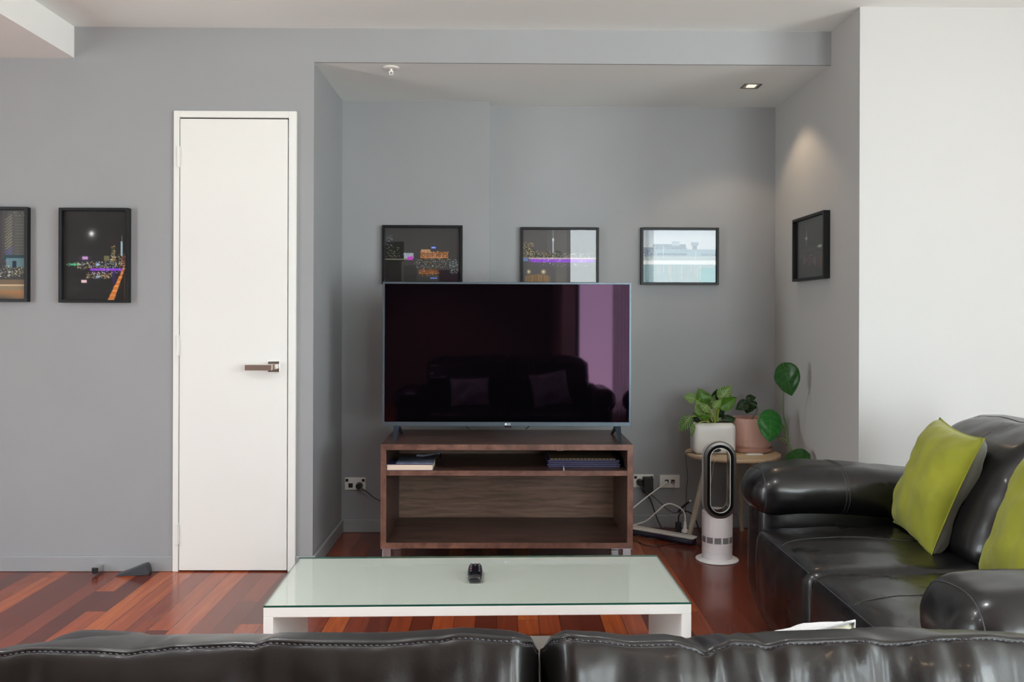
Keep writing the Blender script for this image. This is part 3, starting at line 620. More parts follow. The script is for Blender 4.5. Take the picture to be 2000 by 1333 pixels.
# ------------------------------------------------------------------ coffee table
TZ = .35; q = [P(522, 1184.5, Z=TZ), P(1350.5, 1176.5, Z=TZ), P(1282.5, 1085, Z=TZ), P(579, 1088.5, Z=TZ)]
cen = (q[0] + q[1] + q[2] + q[3]) / 4; ex = ((q[1] - q[0]) + (q[2] - q[3])) / 2; TW = ex.length; rz = math.atan2(ex.y, ex.x)
TD = ((q[3] - q[0]).length + (q[2] - q[1]).length) / 2
r = empty('coffee_table', (cen.x, cen.y, 0), rz, 'low white box-frame coffee table with green tinted glass top', 'table')
hx, hy = TW / 2, TD / 2; gt = .006; tt = .031; zf = .02
obj('top_panel', box(-hx, hx, -hy, hy, TZ - gt - tt, TZ - gt, bev=.0015, seg=1), M_gloss_white, r, local=True)
for s in (-1, 1): obj('side_panel', box(min(s * hx, s * (hx - .03)), max(s * hx, s * (hx - .03)), -hy, hy, zf + tt, TZ - gt - tt, bev=.001, seg=1), M_gloss_white, r, local=True)
obj('base_panel', box(-hx, hx, -hy, hy, zf, zf + tt, bev=.0015, seg=1), M_gloss_white, r, local=True)
for sx_ in (-1, 1):
    for sy_ in (-1, 1): obj('foot', lathe(bmesh.new(), (sx_ * (hx - .06), sy_ * (hy - .06), 0), [(.018, 0), (.018, zf)], 16), M_dark, r, local=True)
b = box(-hx, hx, -hy, hy, TZ - gt, TZ)
for f in b.faces: f.material_index = 0 if abs(f.normal.z) > .5 else 1
obj('glass_top', b, [M_tglass, M_tedge], r, local=True)

# remote control
p = P(928, 1121, Z=TZ + .01); r = empty('remote_control', (p.x, p.y, TZ), .02, 'black remote control lying on the glass of the coffee table', 'remote control')
def rdef(p_): p_.z += .004 * math.sin((p_.y) * 18); p_.z = max(p_.z, 0.0); p_.x *= 1 + .1 * math.cos(p_.y * 30); return p_
obj('body', softo(-.0235, .0235, -.068, .066, 0, .024, .011, bulge=(0, 0, .003), n=10, deform=rdef), mat('remote_black', (.006, .006, .008), .18, coat=.5), r, local=True, smooth=True)
M_btn = mat('remote_button', (.09, .095, .115), .3); M_btr = mat('remote_button_rose', (.45, .15, .25), .35); M_btg = mat('remote_button_green', (.12, .35, .25), .35)
for i in range(7):
    for j in range(3):
        yy = .056 - i * .0125; xx = (j - 1) * .0135; mm = M_btn
        if i == 4: mm = (M_btr, M_btg, M_btn)[j]
        zt_ = .0255 + .004 * math.sin(yy * 18)
        obj('button', box(xx - .0036, xx + .0036, yy - .0028, yy + .0028, zt_ - .003, zt_ + .0009, bev=.0012, seg=1), mm, r, local=True)

# ------------------------------------------------------------------ bladeless fan heater
p = P(1400.5, 1094, Z=0); FX, FY = p.x, p.y; al = -.05
r = empty('fan_heater', (FX, FY, 0), al, 'white bladeless tower fan with an oval dark loop, standing in front of the side table', 'fan heater')
M_fan = mat('fan_white', (.74, .70, .71), .32, coat=.2); M_nick = mat('fan_nickel', (.17, .16, .15), .3, metal=.8); M_glb = mat('fan_gloss_black', (.008, .008, .009), .1, coat=1)
b = bmesh.new(); lathe(b, (0, 0, 0), [(.104, 0), (.108, .003), (.108, .007), (.100, .011), (.078, .014)], 64); obj('base_plate', b, mat('fan_base', (.80, .78, .77), .3), r, local=True, smooth=False)
b = bmesh.new(); lathe(b, (0, 0, 0), [(.074, .014), (.076, .02), (.076, .0495), (.0752, .050), (.0752, .0515), (.0765, .052), (.0768, .09), (.0755, .0905), (.0755, .092), (.0768, .0925), (.077, .235), (.0765, .25), (.072, .255)], 64); obj('body', b, M_fan, r, local=True, smooth=False)
# loop: stadium ring swept front to back
def stad(rad, hh, n=24):
    o = []
    for i in range(n + 1): a_ = PI * i / n; o.append((rad * math.cos(a_), hh + rad * math.sin(a_)))
    for i in range(n + 1): a_ = PI + PI * i / n; o.append((rad * math.cos(a_), -hh + rad * math.sin(a_)))
    return o
zc = .42; hh = .113
def sweep(defs, closed, zc_=zc):
    b = bmesh.new(); rs = [[b.verts.new((x, y, zc_ + z)) for x, z in stad(rad, hh)] for rad, y in defs]; N = len(rs[0])
    for i in range(len(rs) if closed else len(rs) - 1):
        A_, B_ = rs[i], rs[(i + 1) % len(rs)]
        for k in range(N): b.faces.new((A_[k], A_[(k + 1) % N], B_[(k + 1) % N], B_[k]))
    bmesh.ops.recalc_face_normals(b, faces=b.faces[:]); return b
lp = obj('loop', sweep([(.0500, -.076), (.0795, -.076), (.0808, -.062), (.0805, -.01), (.075, .018), (.062, .022), (.056, .017), (.0535, .0), (.0515, -.05)], True), M_fan, r, local=True, smooth=True)
obj('bezel', sweep([(.064, -.0810), (.0775, -.0795), (.0812, -.0755), (.0812, -.058), (.0795, -.058), (.0780, -.0755), (.064, -.0765)], True), M_nick, lp, local=True, smooth=False, label='dark nickel band')
obj('air_slot_ring', sweep([(.0505, -.0815), (.0655, -.0822), (.0655, -.078), (.0520, -.074), (.0520, -.045), (.0532, .008), (.0520, .008), (.0505, -.045)], True), M_glb, lp, local=True, smooth=False, label='gloss black inner ring')
obj('rim', sweep([(.0488, -.0828), (.0506, -.0828), (.0506, -.080), (.0488, -.080)], True), M_plate, lp, local=True)
obj('rim', sweep([(.0508, .008), (.054, .011), (.054, .014), (.0508, .012)], True), M_plate, lp, local=True)
M_vent = mat('vent_grey', (.36, .34, .345), .6, bump=.6, bscale=900)
for a_ in (-62, -31, 0, 31, 62):
    aa = math.radians(a_ - 8); b = bmesh.new(); ring = []
    for k in range(7):
        t_ = aa + math.radians(-12.5 + 25 * k / 6); ring.append((b.verts.new((.0772 * math.sin(t_), -.0772 * math.cos(t_), .098)), b.verts.new((.0772 * math.sin(t_), -.0772 * math.cos(t_), .128))))
    for k in range(6): b.faces.new((ring[k][0], ring[k + 1][0], ring[k + 1][1], ring[k][1]))
    bmesh.ops.solidify(b, geom=b.faces[:], thickness=.0006); obj('vent_grille', b, M_vent, r, local=True)

# ------------------------------------------------------------------ side table
SX, SY, ST = 1.279, 4.955, .489
r = empty('side_table', (SX, SY, 0), 0, 'small round pale wood side table with three splayed legs in the corner', 'table')
b = bmesh.new(); lathe(b, (SX, SY, ST - .020), [(.250, 0), (.257, .004), (.259, .012), (.257, .019), (.255, .020)], 72); obj('tabletop', b, M_birch, r)
for a_ in (63, 183, 303):
    c_, s_ = math.cos(math.radians(a_)), math.sin(math.radians(a_)); b = bmesh.new()
    tube(b, [(SX + c_ * .13, SY + s_ * .13, ST - .02), (SX + c_ * .25, SY + s_ * .25, 0)], .021, 20, .0125); obj('leg', b, M_leg, r, smooth=False)
b = bmesh.new(); lathe(b, (SX, SY, ST - .035), [(.15, 0), (.16, .015)], 32); obj('apron', b, M_leg, r)
p = P(1473, 890, Z=ST); b = softo(-.046, .046, -.013, .013, 0, .010, .004, n=4); rot_about(b, (0, 0, 0), .12); bmesh.ops.translate(b, verts=b.verts, vec=(p.x, p.y, ST))
tag(obj('usb_stick', b, M_plate), 'small flat white gadget on the side table in front of the pink pot', 'gadget')

# ------------------------------------------------------------------ leaves
def leafmat(name, base, vein, k=26., rib=.05, amt=.5, rough=.35):
    m, n, l, b = nt(name); uv = n.new('ShaderNodeUVMap'); s = n.new('ShaderNodeSeparateXYZ'); l.new(uv.outputs[0], s.inputs[0])
    def math_(op, a, b_=None):
        q = n.new('ShaderNodeMath'); q.operation = op
        for i, v in enumerate((a, b_)):
            if v is None: continue
            if isinstance(v, (int, float)): q.inputs[i].default_value = v
            else: l.new(v, q.inputs[i])
        return q.outputs[0]
    av = math_('ABSOLUTE', math_('SUBTRACT', s.outputs[1], .5)); av2 = math_('MULTIPLY', av, 2.)
    ph = math_('MULTIPLY', math_('SUBTRACT', s.outputs[0], math_('MULTIPLY', av2, .32)), k)
    w_ = math_('POWER', math_('ABSOLUTE', math_('SINE', ph)), 3.5 if amt > .4 else 14.); w2 = math_('MULTIPLY', w_, amt)
    rb = math_('LESS_THAN', av2, rib); w3 = math_('MAXIMUM', w2, math_('MULTIPLY', rb, .8))
    mx = n.new('ShaderNodeMix'); mx.data_type = 'RGBA'; mx.inputs[6].default_value = (*base, 1); mx.inputs[7].default_value = (*vein, 1)
    l.new(w3, mx.inputs[0]); l.new(mx.outputs[2], b.inputs['Base Color']); b.inputs['Roughness'].default_value = rough
    b.inputs['Subsurface Weight'].default_value = 0.0; b.inputs['Transmission Weight'].default_value = 0
    return m
L_bright = leafmat('leaf_bright', (.10, .26, .016), (.20, .40, .05), 18, .05, .25)
L_var = leafmat('leaf_variegated', (.035, .12, .02), (.42, .58, .20), 24, .06, .75)
L_varl = leafmat('leaf_pale', (.12, .27, .05), (.52, .66, .25), 24, .06, .7)
L_dark = leafmat('leaf_dark', (.025, .07, .018), (.07, .15, .04), 14, .05, .3)
L_mon = leafmat('leaf_monstera', (.028, .12, .02), (.08, .24, .05), 15, .03, .3, .3)
L_monb = leafmat('leaf_monstera_bright', (.035, .22, .035), (.12, .40, .09), 15, .03, .3, .3)
def leaf(base, tip, wid, m, parent, cord_=.2, n0=(0, -1, .35), twist=0, cup=.10, droop=.12, wmax=.38):
    base, tip = Vector(base), Vector(tip); d = tip - base; L_ = d.length; d.normalize()
    nn = Vector(n0); nn = (nn - d * nn.dot(d)).normalized(); nn.rotate(Matrix.Rotation(twist, 3, d)); s = d.cross(nn).normalized()
    NU, NV = 18, 10; b = bmesh.new(); uvl = b.loops.layers.uv.new('UVMap'); g = []; 
    for i in range(NU + 1):
        u = i / NU; row = []
        w_ = math.sqrt(max(0, 1 - ((u - wmax) / wmax) ** 2)) if u < wmax else max(0, 1 - ((u - wmax) / (1 - wmax)) ** 1.5) ** 1.0
        w_ = max(w_, .012)
        for j in range(NV + 1):
            v = -1 + 2 * j / NV; sh = cord_ * (abs(v) ** 1.3) * max(0, 1 - u / .75) ** 1.2
            p_ = base + d * (L_ * (u - sh)) + s * (v * w_ * wid / 2) + nn * (L_ * (cup * (v * v) * w_ - droop * u * u + droop * .3 * math.sin(u * 3.0)) + .004 * math.sin(u * 17 + abs(v) * 5) * w_ * abs(v))
            row.append((b.verts.new(p_), u, (v + 1) / 2))
        g.append(row)
    for i in range(NU):
        for j in range(NV):
            q_ = (g[i][j], g[i + 1][j], g[i + 1][j + 1], g[i][j + 1]); f = b.faces.new([a_[0] for a_ in q_])
            for lo, a_ in zip(f.loops, q_): lo[uvl].uv = (a_[1], a_[2])
    bmesh.ops.solidify(b, geom=b.faces[:], thickness=.0007)
    return obj('leaf', b, m, parent, smooth=True)
def Z8(x, y): return 1300 + x / 5.553, 690 + y / 5.553
def L8(b_, t_, Y, wpx, m, parent, Yt=None, **k):
    s = F / Y; return leaf(P(*Z8(*b_), Y=Y), P(*Z8(*t_), Y=(Yt or Y)), wpx * 1.12 / 5.553 / s, m, parent, **k)
M_stem = mat('stem_yellow_green', (.30, .40, .07), .4); M_stemd = mat('stem_green', (.08, .14, .04), .45); M_soil = mat('soil', (.012, .009, .007), .9, bump=1, bscale=90)

# white pot plant
wx0 = P(1356, 860, Y=4.87).x; wx1 = P(1439, 860, Y=4.87).x; wz0 = ST; wz1 = P(1400, 827.5, Y=4.87).z
r = empty('potted_plant', ((wx0 + wx1) / 2, 4.93, ST), 0, 'bushy plant with variegated leaves in a white rounded square pot on the side table', 'plant')
b = softo(wx0, wx1, 4.87, 5.00, wz0, wz1, .03, n=12, bulge=(0, 0, 0))
obj('pot', b, mat('white_ceramic', (.74, .73, .70), .35), r, smooth=True)
b = bmesh.new(); lathe(b, (0, 0, 0), [(.03, 0), (.03, .003)], 24)
for v in b.verts: v.co = Vector(((wx0 + wx1) / 2 + v.co.x, 4.869 - v.co.z, wz0 + .026 + v.co.y * .38))
bmesh.ops.recalc_face_normals(b, faces=b.faces[:]); obj('water_slot', b, M_dark, r)
obj('soil', softo(wx0 + .022, wx1 - .022, 4.895, 4.99, wz1 - .012, wz1 + .004, .008, n=8, nz=.002, nf=40), M_soil, r, smooth=True)
root = P(*Z8(545, 772), Y=4.93)
wl_ = [((315, 500), (195, 470), 4.88, 112, L_varl, {}), ((430, 560), (360, 385), 4.93, 165, L_bright, {}), ((590, 500), (720, 350), 4.92, 150, L_varl, {}),
       ((590, 590), (780, 480), 4.86, 130, L_bright, {'twist': .3}), ((400, 660), (335, 520), 4.84, 130, L_varl, {}), ((268, 690), (150, 855), 4.84, 125, L_var, {}),
       ((480, 690), (290, 650), 4.85, 90, L_bright, {}), ((305, 780), (275, 915), 4.83, 40, L_varl, {}), ((610, 750), (765, 705), 4.95, 115, L_dark, {}),
       ((520, 590), (610, 500), 4.80, 75, L_varl, {}), ((540, 520), (560, 390), 5.02, 100, L_dark, {}), ((470, 600), (535, 450), 4.99, 90, L_varl, {}),
       ((450, 640), (400, 760), 4.95, 90, L_bright, {}), ((400, 620), (460, 560), 4.81, 110, L_varl, {}), ((580, 640), (640, 690), 5.0, 90, L_dark, {}),
       ((350, 700), (300, 770), 4.97, 80, L_dark, {}), ((560, 560), (660, 620), 4.99, 90, L_dark, {})]
for (b_, t_, Y, wp, m, k) in wl_:
    L8(b_, t_, Y, wp, m, r, cord_=.06, **k); bs = P(*Z8(*b_), Y=Y)
    mid = (root + bs) / 2 + Vector((0, -.01, .02)); rt = root + Vector(((bs.x - root.x) * .12, random.Random(wp).uniform(-.03, .01), -.008))
    obj('stem', tube(bmesh.new(), catmull([rt, mid, bs], 8), .0046, 8, .0024), M_stem, r, smooth=True)

# pink pot plant
KX, KY = 1.397, 5.005
r = empty('potted_plant', (KX, KY, ST), 0, 'heart-leaved climbing plant in a round pink pot with saucer on the side table', 'plant')
M_pink = mat('pink_ceramic', (.62, .37, .31), .55, bump=.1, bscale=200)
b = bmesh.new(); lathe(b, (KX, KY, ST), [(.085, 0), (.105, .004), (.114, .018), (.117, .024), (.113, .024), (.108, .014), (.08, .008)], 64, cap1=True); obj('saucer', b, M_pink, r)
b = bmesh.new(); lathe(b, (KX, KY, ST + .008), [(.06, 0), (.092, .004), (.106, .03), (.111, .07), (.112, .178), (.111, .181), (.104, .181), (.104, .16), (.1, .155)], 64, cap1=True); pt = obj('pot', b, M_pink, r)
b = bmesh.new(); lathe(b, (KX, KY, ST + .163), [(.1035, 0), (.09, .004), (.03, .006), (.001, .007)], 32, cap0=True); obj('soil', b, M_soil, r)
top = P(*Z8(1050, 690), Y=4.95)
vine = catmull([Vector((KX + .04, KY - .04, ST + .165)), Vector((KX + .09, KY - .10, ST + .20)), P(*Z8(1285, 800), Y=4.78), P(*Z8(1310, 920), Y=4.72), P(*Z8(1345, 1020), Y=4.66), P(*Z8(1400, 1110), Y=4.56)], 10)
obj('vine', tube(bmesh.new(), vine, .0065, 10, .004), M_stemd, r, smooth=True)
obj('stem', tube(bmesh.new(), catmull([P(*Z8(1320, 960), Y=4.70), P(*Z8(1312, 820), Y=4.70), P(*Z8(1280, 680), Y=4.66), P(*Z8(1276, 520), Y=4.62), P(*Z8(1283, 395), Y=4.60), P(*Z8(1303, 200), Y=4.61)], 8), .0045, 8, .003), M_stemd, r, smooth=True)
obj('stem', tube(bmesh.new(), catmull([P(*Z8(1325, 970), Y=4.70), P(*Z8(1270, 930), Y=4.72), P(*Z8(1215, 925), Y=4.80), P(*Z8(1170, 800), Y=4.80), P(*Z8(1145, 715), Y=4.755)], 8), .004, 8, .003), M_stemd, r, smooth=True)
obj('aerial_root', tube(bmesh.new(), catmull([P(*Z8(1240, 920), Y=4.73), P(*Z8(1275, 965), Y=4.71), P(*Z8(1325, 1000), Y=4.69)], 8), .006, 8, .003), mat('brown_root', (.10, .07, .03), .7), r, smooth=True)
L8((1298, 195), (1375, 468), 4.60, 265, L_mon, r, cord_=.34, cup=.05, droop=.05, wmax=.36)
L8((1140, 705), (1130, 968), 4.74, 255, L_monb, r, cord_=.38, cup=-.06, droop=.06, wmax=.42, Yt=4.70, twist=-.15)
L8((1395, 1110), (1545, 1262), 4.56, 270, L_mon, r, cord_=.30, cup=.06, droop=.12, wmax=.42, Yt=4.50, n0=(0, -1, .8))
for (b_, t_, wp) in (((885, 540), (760, 610), 110), ((910, 545), (880, 660), 120), ((880, 500), (985, 480), 75), ((930, 540), (985, 610), 90)):
    L8(b_, t_, 5.06, wp, L_dark, r, cord_=.1)
obj('stem', tube(bmesh.new(), catmull([Vector((KX, KY + .02, ST + .165)), P(*Z8(1000, 600), Y=5.04), P(*Z8(900, 530), Y=5.06)], 8), .003, 8), M_stemd, r, smooth=True)

# ------------------------------------------------------------------ power strip and cables
a = P(1237, 1031, Z=.045); c = P(1352, 1051, Z=.045); dirv = (c - a).normalized(); a2 = a - dirv * .06; Ls = (c - a2).length
rs = empty('power_strip', ((a2.x + c.x) / 2, (a2.y + c.y) / 2, 0), math.atan2(dirv.y, dirv.x), 'white topped power strip lying on the floor right of the cabinet', 'power strip')
obj('case', softo(-Ls / 2, Ls / 2, -.001, .058, 0.0, .036, .012, n=8), mat('strip_navy', (.012, .012, .03), .4), rs, local=True, smooth=True, label='dark lower case')
obj('top_cover', softo(-Ls / 2, Ls / 2 + .004, -.001, .060, .030, .046, .009, n=8), mat('strip_white', (.74, .70, .64), .4), rs, local=True, smooth=True)
M_wc = mat('white_cable', (.75, .74, .72), .4); M_bc = mat('black_cable', (.01, .01, .011), .5); M_gc = mat('brown_cable', (.05, .04, .038), .5)
def cable(label, pts, m, rad=.003, name='cable', plug=None):
    r_ = empty(name, pts[0], 0, label, 'cable'); obj('cord', tube(bmesh.new(), catmull(pts, 8), rad, 8), m, r_, smooth=True)
    if plug: 
        for q_ in plug: obj('plug', q_, m, r_)
    return r_
p = P(1249, 942, Y=YB - .01)
b = bmesh.new(); tube(b, [p, p + Vector((0, -.02, 0)), p + Vector((.002, -.042, -.004))], .019, 20, .013)
cable('black power cord running from the wall plug down to the power strip', [p + Vector((.002, -.035, -.004)), P(1256, 955, Y=YB - .06), P(1268, 972, Y=YB - .08), P(1277, 995, Y=YB - .10), P(1284, 1015, Y=YB - .13), P(1291, 1030, Y=YB - .20)], M_bc, .0042, 'power_cable', [b])
a_ = P(1257, 934, Y=YB - .06); c_ = P(1276, 964, Y=YB - .06)
r = empty('power_adapter', ((a_.x + c_.x) / 2, YB, c_.z), 0, 'black box power adapter plugged into the wall socket beside the cabinet', 'power adapter')
obj('adapter_body', box(a_.x, c_.x, YB - .065, YB - .0105, c_.z, a_.z, bev=.004), M_bc, r)
obj('cord', cord(bmesh.new(), [P(1268, 964, Y=YB - .04), P(1276, 970, Y=YB - .05), P(1290, 983, Y=YB - .06), P(1303, 995, Y=YB - .08), P(1315, 1002, Y=YB - .1), P(1326, 1001, Y=YB - .12)], .002), M_bc, r, smooth=True)
b = bmesh.new(); tube(b, [P(1325, 1001, Y=YB - .12), P(1331, 993, Y=YB - .12), P(1346, 980, Y=YB - .13)], .0085, 12, .006); obj('connector', b, M_bc, r)
obj('connector_tip', tube(bmesh.new(), [P(1345, 981, Y=YB - .13), P(1350, 977.5, Y=YB - .13)], .003, 8), M_chrome, r)
p = P(1301, 942, Y=YB - .008); b = box(p.x - .006, p.x + .006, YB - .03, YB - .0105, p.z - .006, p.z + .006, bev=.001)
cable('straight white cable from the left data jack down behind the cabinet', [p + Vector((0, -.02, 0)), P(1292, 950, Y=YB - .045), P(1270, 966, Y=YB - .075), P(1250, 982, Y=YB - .10), P(1236, 993, Y=YB - .12), P(1215, 1008, Y=YB - .15)], M_wc, .0042, 'data_cable', [b])
p = P(1314, 942, Y=YB - .008); b = box(p.x - .005, p.x + .005, YB - .02, YB - .0105, p.z - .005, p.z + .005, bev=.001)
cable('thin clear wire dangling from the right data jack', [p + Vector((0, -.015, 0)), P(1317, 952, Y=YB - .02), P(1315.5, 962, Y=YB - .012), P(1311, 985, Y=YB - .012), P(1309, 1008, Y=YB - .02)], mat('clear_wire', (.35, .35, .34), .3), .0012, 'data_cable', [b])
sp = P(1338, 1040, Z=.047)
b = bmesh.new(); zz = .0465; lathe(b, (sp.x, sp.y, zz), [(.020, 0), (.019, .012), (.012, .02), (.008, .045), (.006, .06)], 20)
cable('white power cord arching over the power strip to its white plug', [Vector((sp.x, sp.y, zz + .05)), P(1337, 1004, Y=sp.y), P(1327, 992, Y=sp.y), P(1310, 985, Y=sp.y), P(1297, 988, Y=sp.y), P(1280, 1003, Y=sp.y), P(1262, 1018, Y=sp.y + .02), P(1240, 1025.5, Y=sp.y + .05), P(1215, 1032, Y=sp.y + .06)], M_wc, .004, 'power_cable', [b])
bp_ = P(1325, 1038, Z=.047); b = box(bp_.x - .016, bp_.x + .016, bp_.y - .012, bp_.y + .014, .0465, .0465 + .05, bev=.004)
cable('thick black power cord looping from a block plug on the power strip', [Vector((bp_.x, bp_.y, .095)), P(1326, 1008, Y=bp_.y), P(1334, 1000, Y=bp_.y), P(1346, 1001, Y=bp_.y), P(1357, 1012, Y=bp_.y), P(1365, 1035, Y=bp_.y), P(1372, 1055, Z=.006), P(1400, 1058, Z=.006)], M_bc, .0042, 'power_cable', [b])
te = SX - .254
cable('thin black cable hanging from the left rim of the side table', [Vector((te + .04, SY - .06, ST + .004)), Vector((te + .01, SY - .04, ST + .005)), Vector((te - .012, SY - .03, ST - .01)), P(1343, 930, Y=SY - .05), P(1341, 955, Y=SY - .05), P(1340, 983, Y=SY - .03), P(1338, 1010, Y=SY + .05), P(1345, 1034, Z=.006), P(1380, 1040, Z=.006)], M_bc, .0018)
cable('thin pale cable hanging below the side table, seen through the fan loop', [P(1400, 884, Z=ST + .004), P(1397, 899, Y=SY - .245), P(1393, 908, Y=SY - .27), P(1392, 925, Y=SY - .27), P(1388, 945, Y=SY - .26), P(1385, 965, Y=SY - .25), P(1384, 1010, Y=SY - .2)], mat('pale_wire', (.45, .40, .34), .5), .0016)
cable('upper brown cable trailing over the floor in front of the power strip', [P(1200, 1054, Z=.004), P(1237, 1049, Z=.004), P(1262, 1043, Z=.012), P(1278, 1037, Z=.02), P(1293, 1033.5, Z=.052), P(1300, 1030, Z=.05)], M_gc, .0028)
cable('middle brown cable lying along the floor in front of the power strip', [P(1200, 1055, Z=.003), P(1240, 1052.5, Z=.003), P(1280, 1053, Z=.003), P(1320, 1057, Z=.003), P(1350, 1061, Z=.003), P(1385, 1070, Z=.003)], M_gc, .0026)
cable('lower brown cable sagging across the floor toward the fan base', [P(1200, 1054, Z=.003), P(1240, 1057, Z=.003), P(1260, 1065, Z=.003), P(1285, 1067, Z=.003), P(1320, 1061, Z=.0032), P(1347, 1057.5, Z=.0085), P(1372, 1066, Z=.003)], M_gc, .0026)

# ------------------------------------------------------------------ leather sofas
def seamline(bm_src, pts, off=.0015, axis=Vector((0, 0, -1)), start=.6):
    bv = BVHTree.FromBMesh(bm_src); out = []
    for p_ in pts:
        p_ = Vector(p_); hit = bv.ray_cast(p_ - axis * start, axis)
        if hit[0] is not None: out.append(hit[0] - axis * off)
    return out
def sofa_parts(r, xf, xb, y0, y1, ysp, seatz, m, thread, arm=.27, armz=.655):
    """settee facing -X: xf front, xb back, arms at y0 and y1, cushions split at ysp"""
    ia, ib = y0 + arm, y1 - arm
    obj('base', softo(xf + .06, xb, y0 + .03, y1 - .03, .035, .40, .05, n=10), m, r, smooth=True)
    for k, (c0, c1) in enumerate(((ia - .01, ysp), (ysp, ib + .01))):
        def df(p_):
            if p_.x < xf + .12 and p_.z < seatz - .02: p_.x += max(0, (.20 - p_.z)) * .35
            return p_
        b = softo(xf, xb - .34, c0, c1, .06, seatz, .045, bulge=(.02, .004, .022), n=26, nz=.005, nf=9, deform=df, seed=k + 1)
        sm = seamline(b, [(xf + .02 + i * .02, (c0 + c1) / 2 + .03 + .03 * math.sin(i * .22), 0) for i in range(24)], .0005)
        dg = Vector((1, 0, -1)).normalized(); vg = Vector((1, .9 if k == 0 else -.9, 0)).normalized(); ye = c0 if k == 0 else c1
        e1_ = seamline(b, [(xf + .05, c0 + .03 + (c1 - c0 - .06) * i / 30, seatz - .05) for i in range(31)], .0004, dg, .5)
        v2_ = Vector((1, -.9 if k == 0 else .9, 0)).normalized(); yf = c1 if k == 0 else c0
        e2_ = seamline(b, [(xf + .06, (yf - .05 if k == 0 else yf + .05), seatz - .03 - i * .015) for i in range(18)], .0004, v2_, .5)
        sc_ = obj('seat_cushion', b, m, r, smooth=True); b3 = bmesh.new()
        for q_ in (sm, e1_, e2_):
            if len(q_) > 3: tube(b3, q_, .0016, 6)
        obj('stitching', b3, thread, sc_, smooth=True)
        def db(p_, c0=c0, c1=c1):
            t_ = (p_.z - seatz) / .42; p_.x += .16 * t_ + .03 * t_ * t_; return p_
        b = softo(xb - .50, xb - .27, c0 + .005, c1 - .003, seatz - .02, .872, .085, bulge=(.045, .004, .012), n=26, nz=.007, nf=8, deform=db, seed=k + 7)
        sm = seamline(b, [(xb - .6, (c0 + c1) / 2 + .02 * math.sin(i * .3), seatz + .08 + i * .02) for i in range(17)], .0004, Vector((1, 0, 0)), .5)
        e3_ = seamline(b, [(xb - .20, c0 + .04 + (c1 - c0 - .08) * i / 30, .84) for i in range(31)], .0004, Vector((-.45, 0, -1)).normalized(), .5)
        bc_ = obj('back_cushion', b, m, r, smooth=True); b3 = bmesh.new()
        for q_ in (sm, e3_):
            if len(q_) > 3: tube(b3, q_, .0018, 6)
        obj('stitching', b3, thread, bc_, smooth=True)
    obj('back_frame', softo(xb - .20, xb, y0 + .05, y1 - .05, .06, .86, .06, bulge=(0, 0, .01), n=14, deform=lambda p_: Vector((p_.x + max(0, p_.z - .4) * .12, p_.y, p_.z))), m, r, smooth=True)
    for k, (c0, c1, sgn) in enumerate(((y0, ia, -1), (ib, y1, 1))):
        b = softo(xf + .035, xb - .03, c0 + .03, c1 - .02, .03, armz - .09, .06, bulge=(.01, .01, 0), n=14, deform=lambda p_: Vector((p_.x + max(0, .18 - p_.z) * (.35 if p_.x < xf + .3 else 0), p_.y, p_.z)))
        ao = obj('arm', b, m, r, smooth=True)
        def da(p_):
            p_.z += .015 * math.sin(min(1, max(0, (p_.x - xf) / .5)) * PI) - max(0, p_.x - xf - .45) * .06
            return p_
        b = softo(xf + .01, xb - .2, c0 - .01, c1 + .01, armz - .185, armz, .085, bulge=(.012, .012, .008), n=26, nz=.005, nf=8, deform=da, seed=k + 3)
        bv = BVHTree.FromBMesh(b); pad_c = Vector((0, (c0 + c1) / 2, armz - .09)); lines = []
        for xo in (xf + .34, xf + .353):
            ring = []
            for i in range(30):
                t_ = PI * (-.15 + 1.3 * i / 29); d_ = Vector((0, math.cos(t_), math.sin(t_))); hit = bv.ray_cast(Vector((xo, pad_c.y, pad_c.z)) + d_ * .5, -d_)
                if hit[0] is not None: ring.append(hit[0] + d_ * .0004)
            lines.append(ring)
        ring = []
        for i in range(40):
            t_ = 2 * PI * i / 39; d_ = Vector((-.35, math.cos(t_), math.sin(t_) * .8)).normalized(); o_ = Vector((xf + .09, pad_c.y, pad_c.z))
            hit = bv.ray_cast(o_ + d_ * .5, -d_)
            if hit[0] is not None: ring.append(hit[0] + d_ * .0006)
        pd = obj('arm_pad', b, m, ao, smooth=True)
        b2 = bmesh.new()
        for q_ in lines + [ring]:
            if len(q_) > 3: tube(b2, q_, .0017, 6)
        o2 = obj('stitching', b2, thread, ao, smooth=True)
# the settee at the right
r = empty('sofa', (1.45, 2.76, 0), 0, 'black leather two-seat sofa along the right side, seen side on', 'sofa')
sofa_parts(r, .955, 1.98, 1.83, 3.64, 2.78, .452, M_leather, M_stitch)

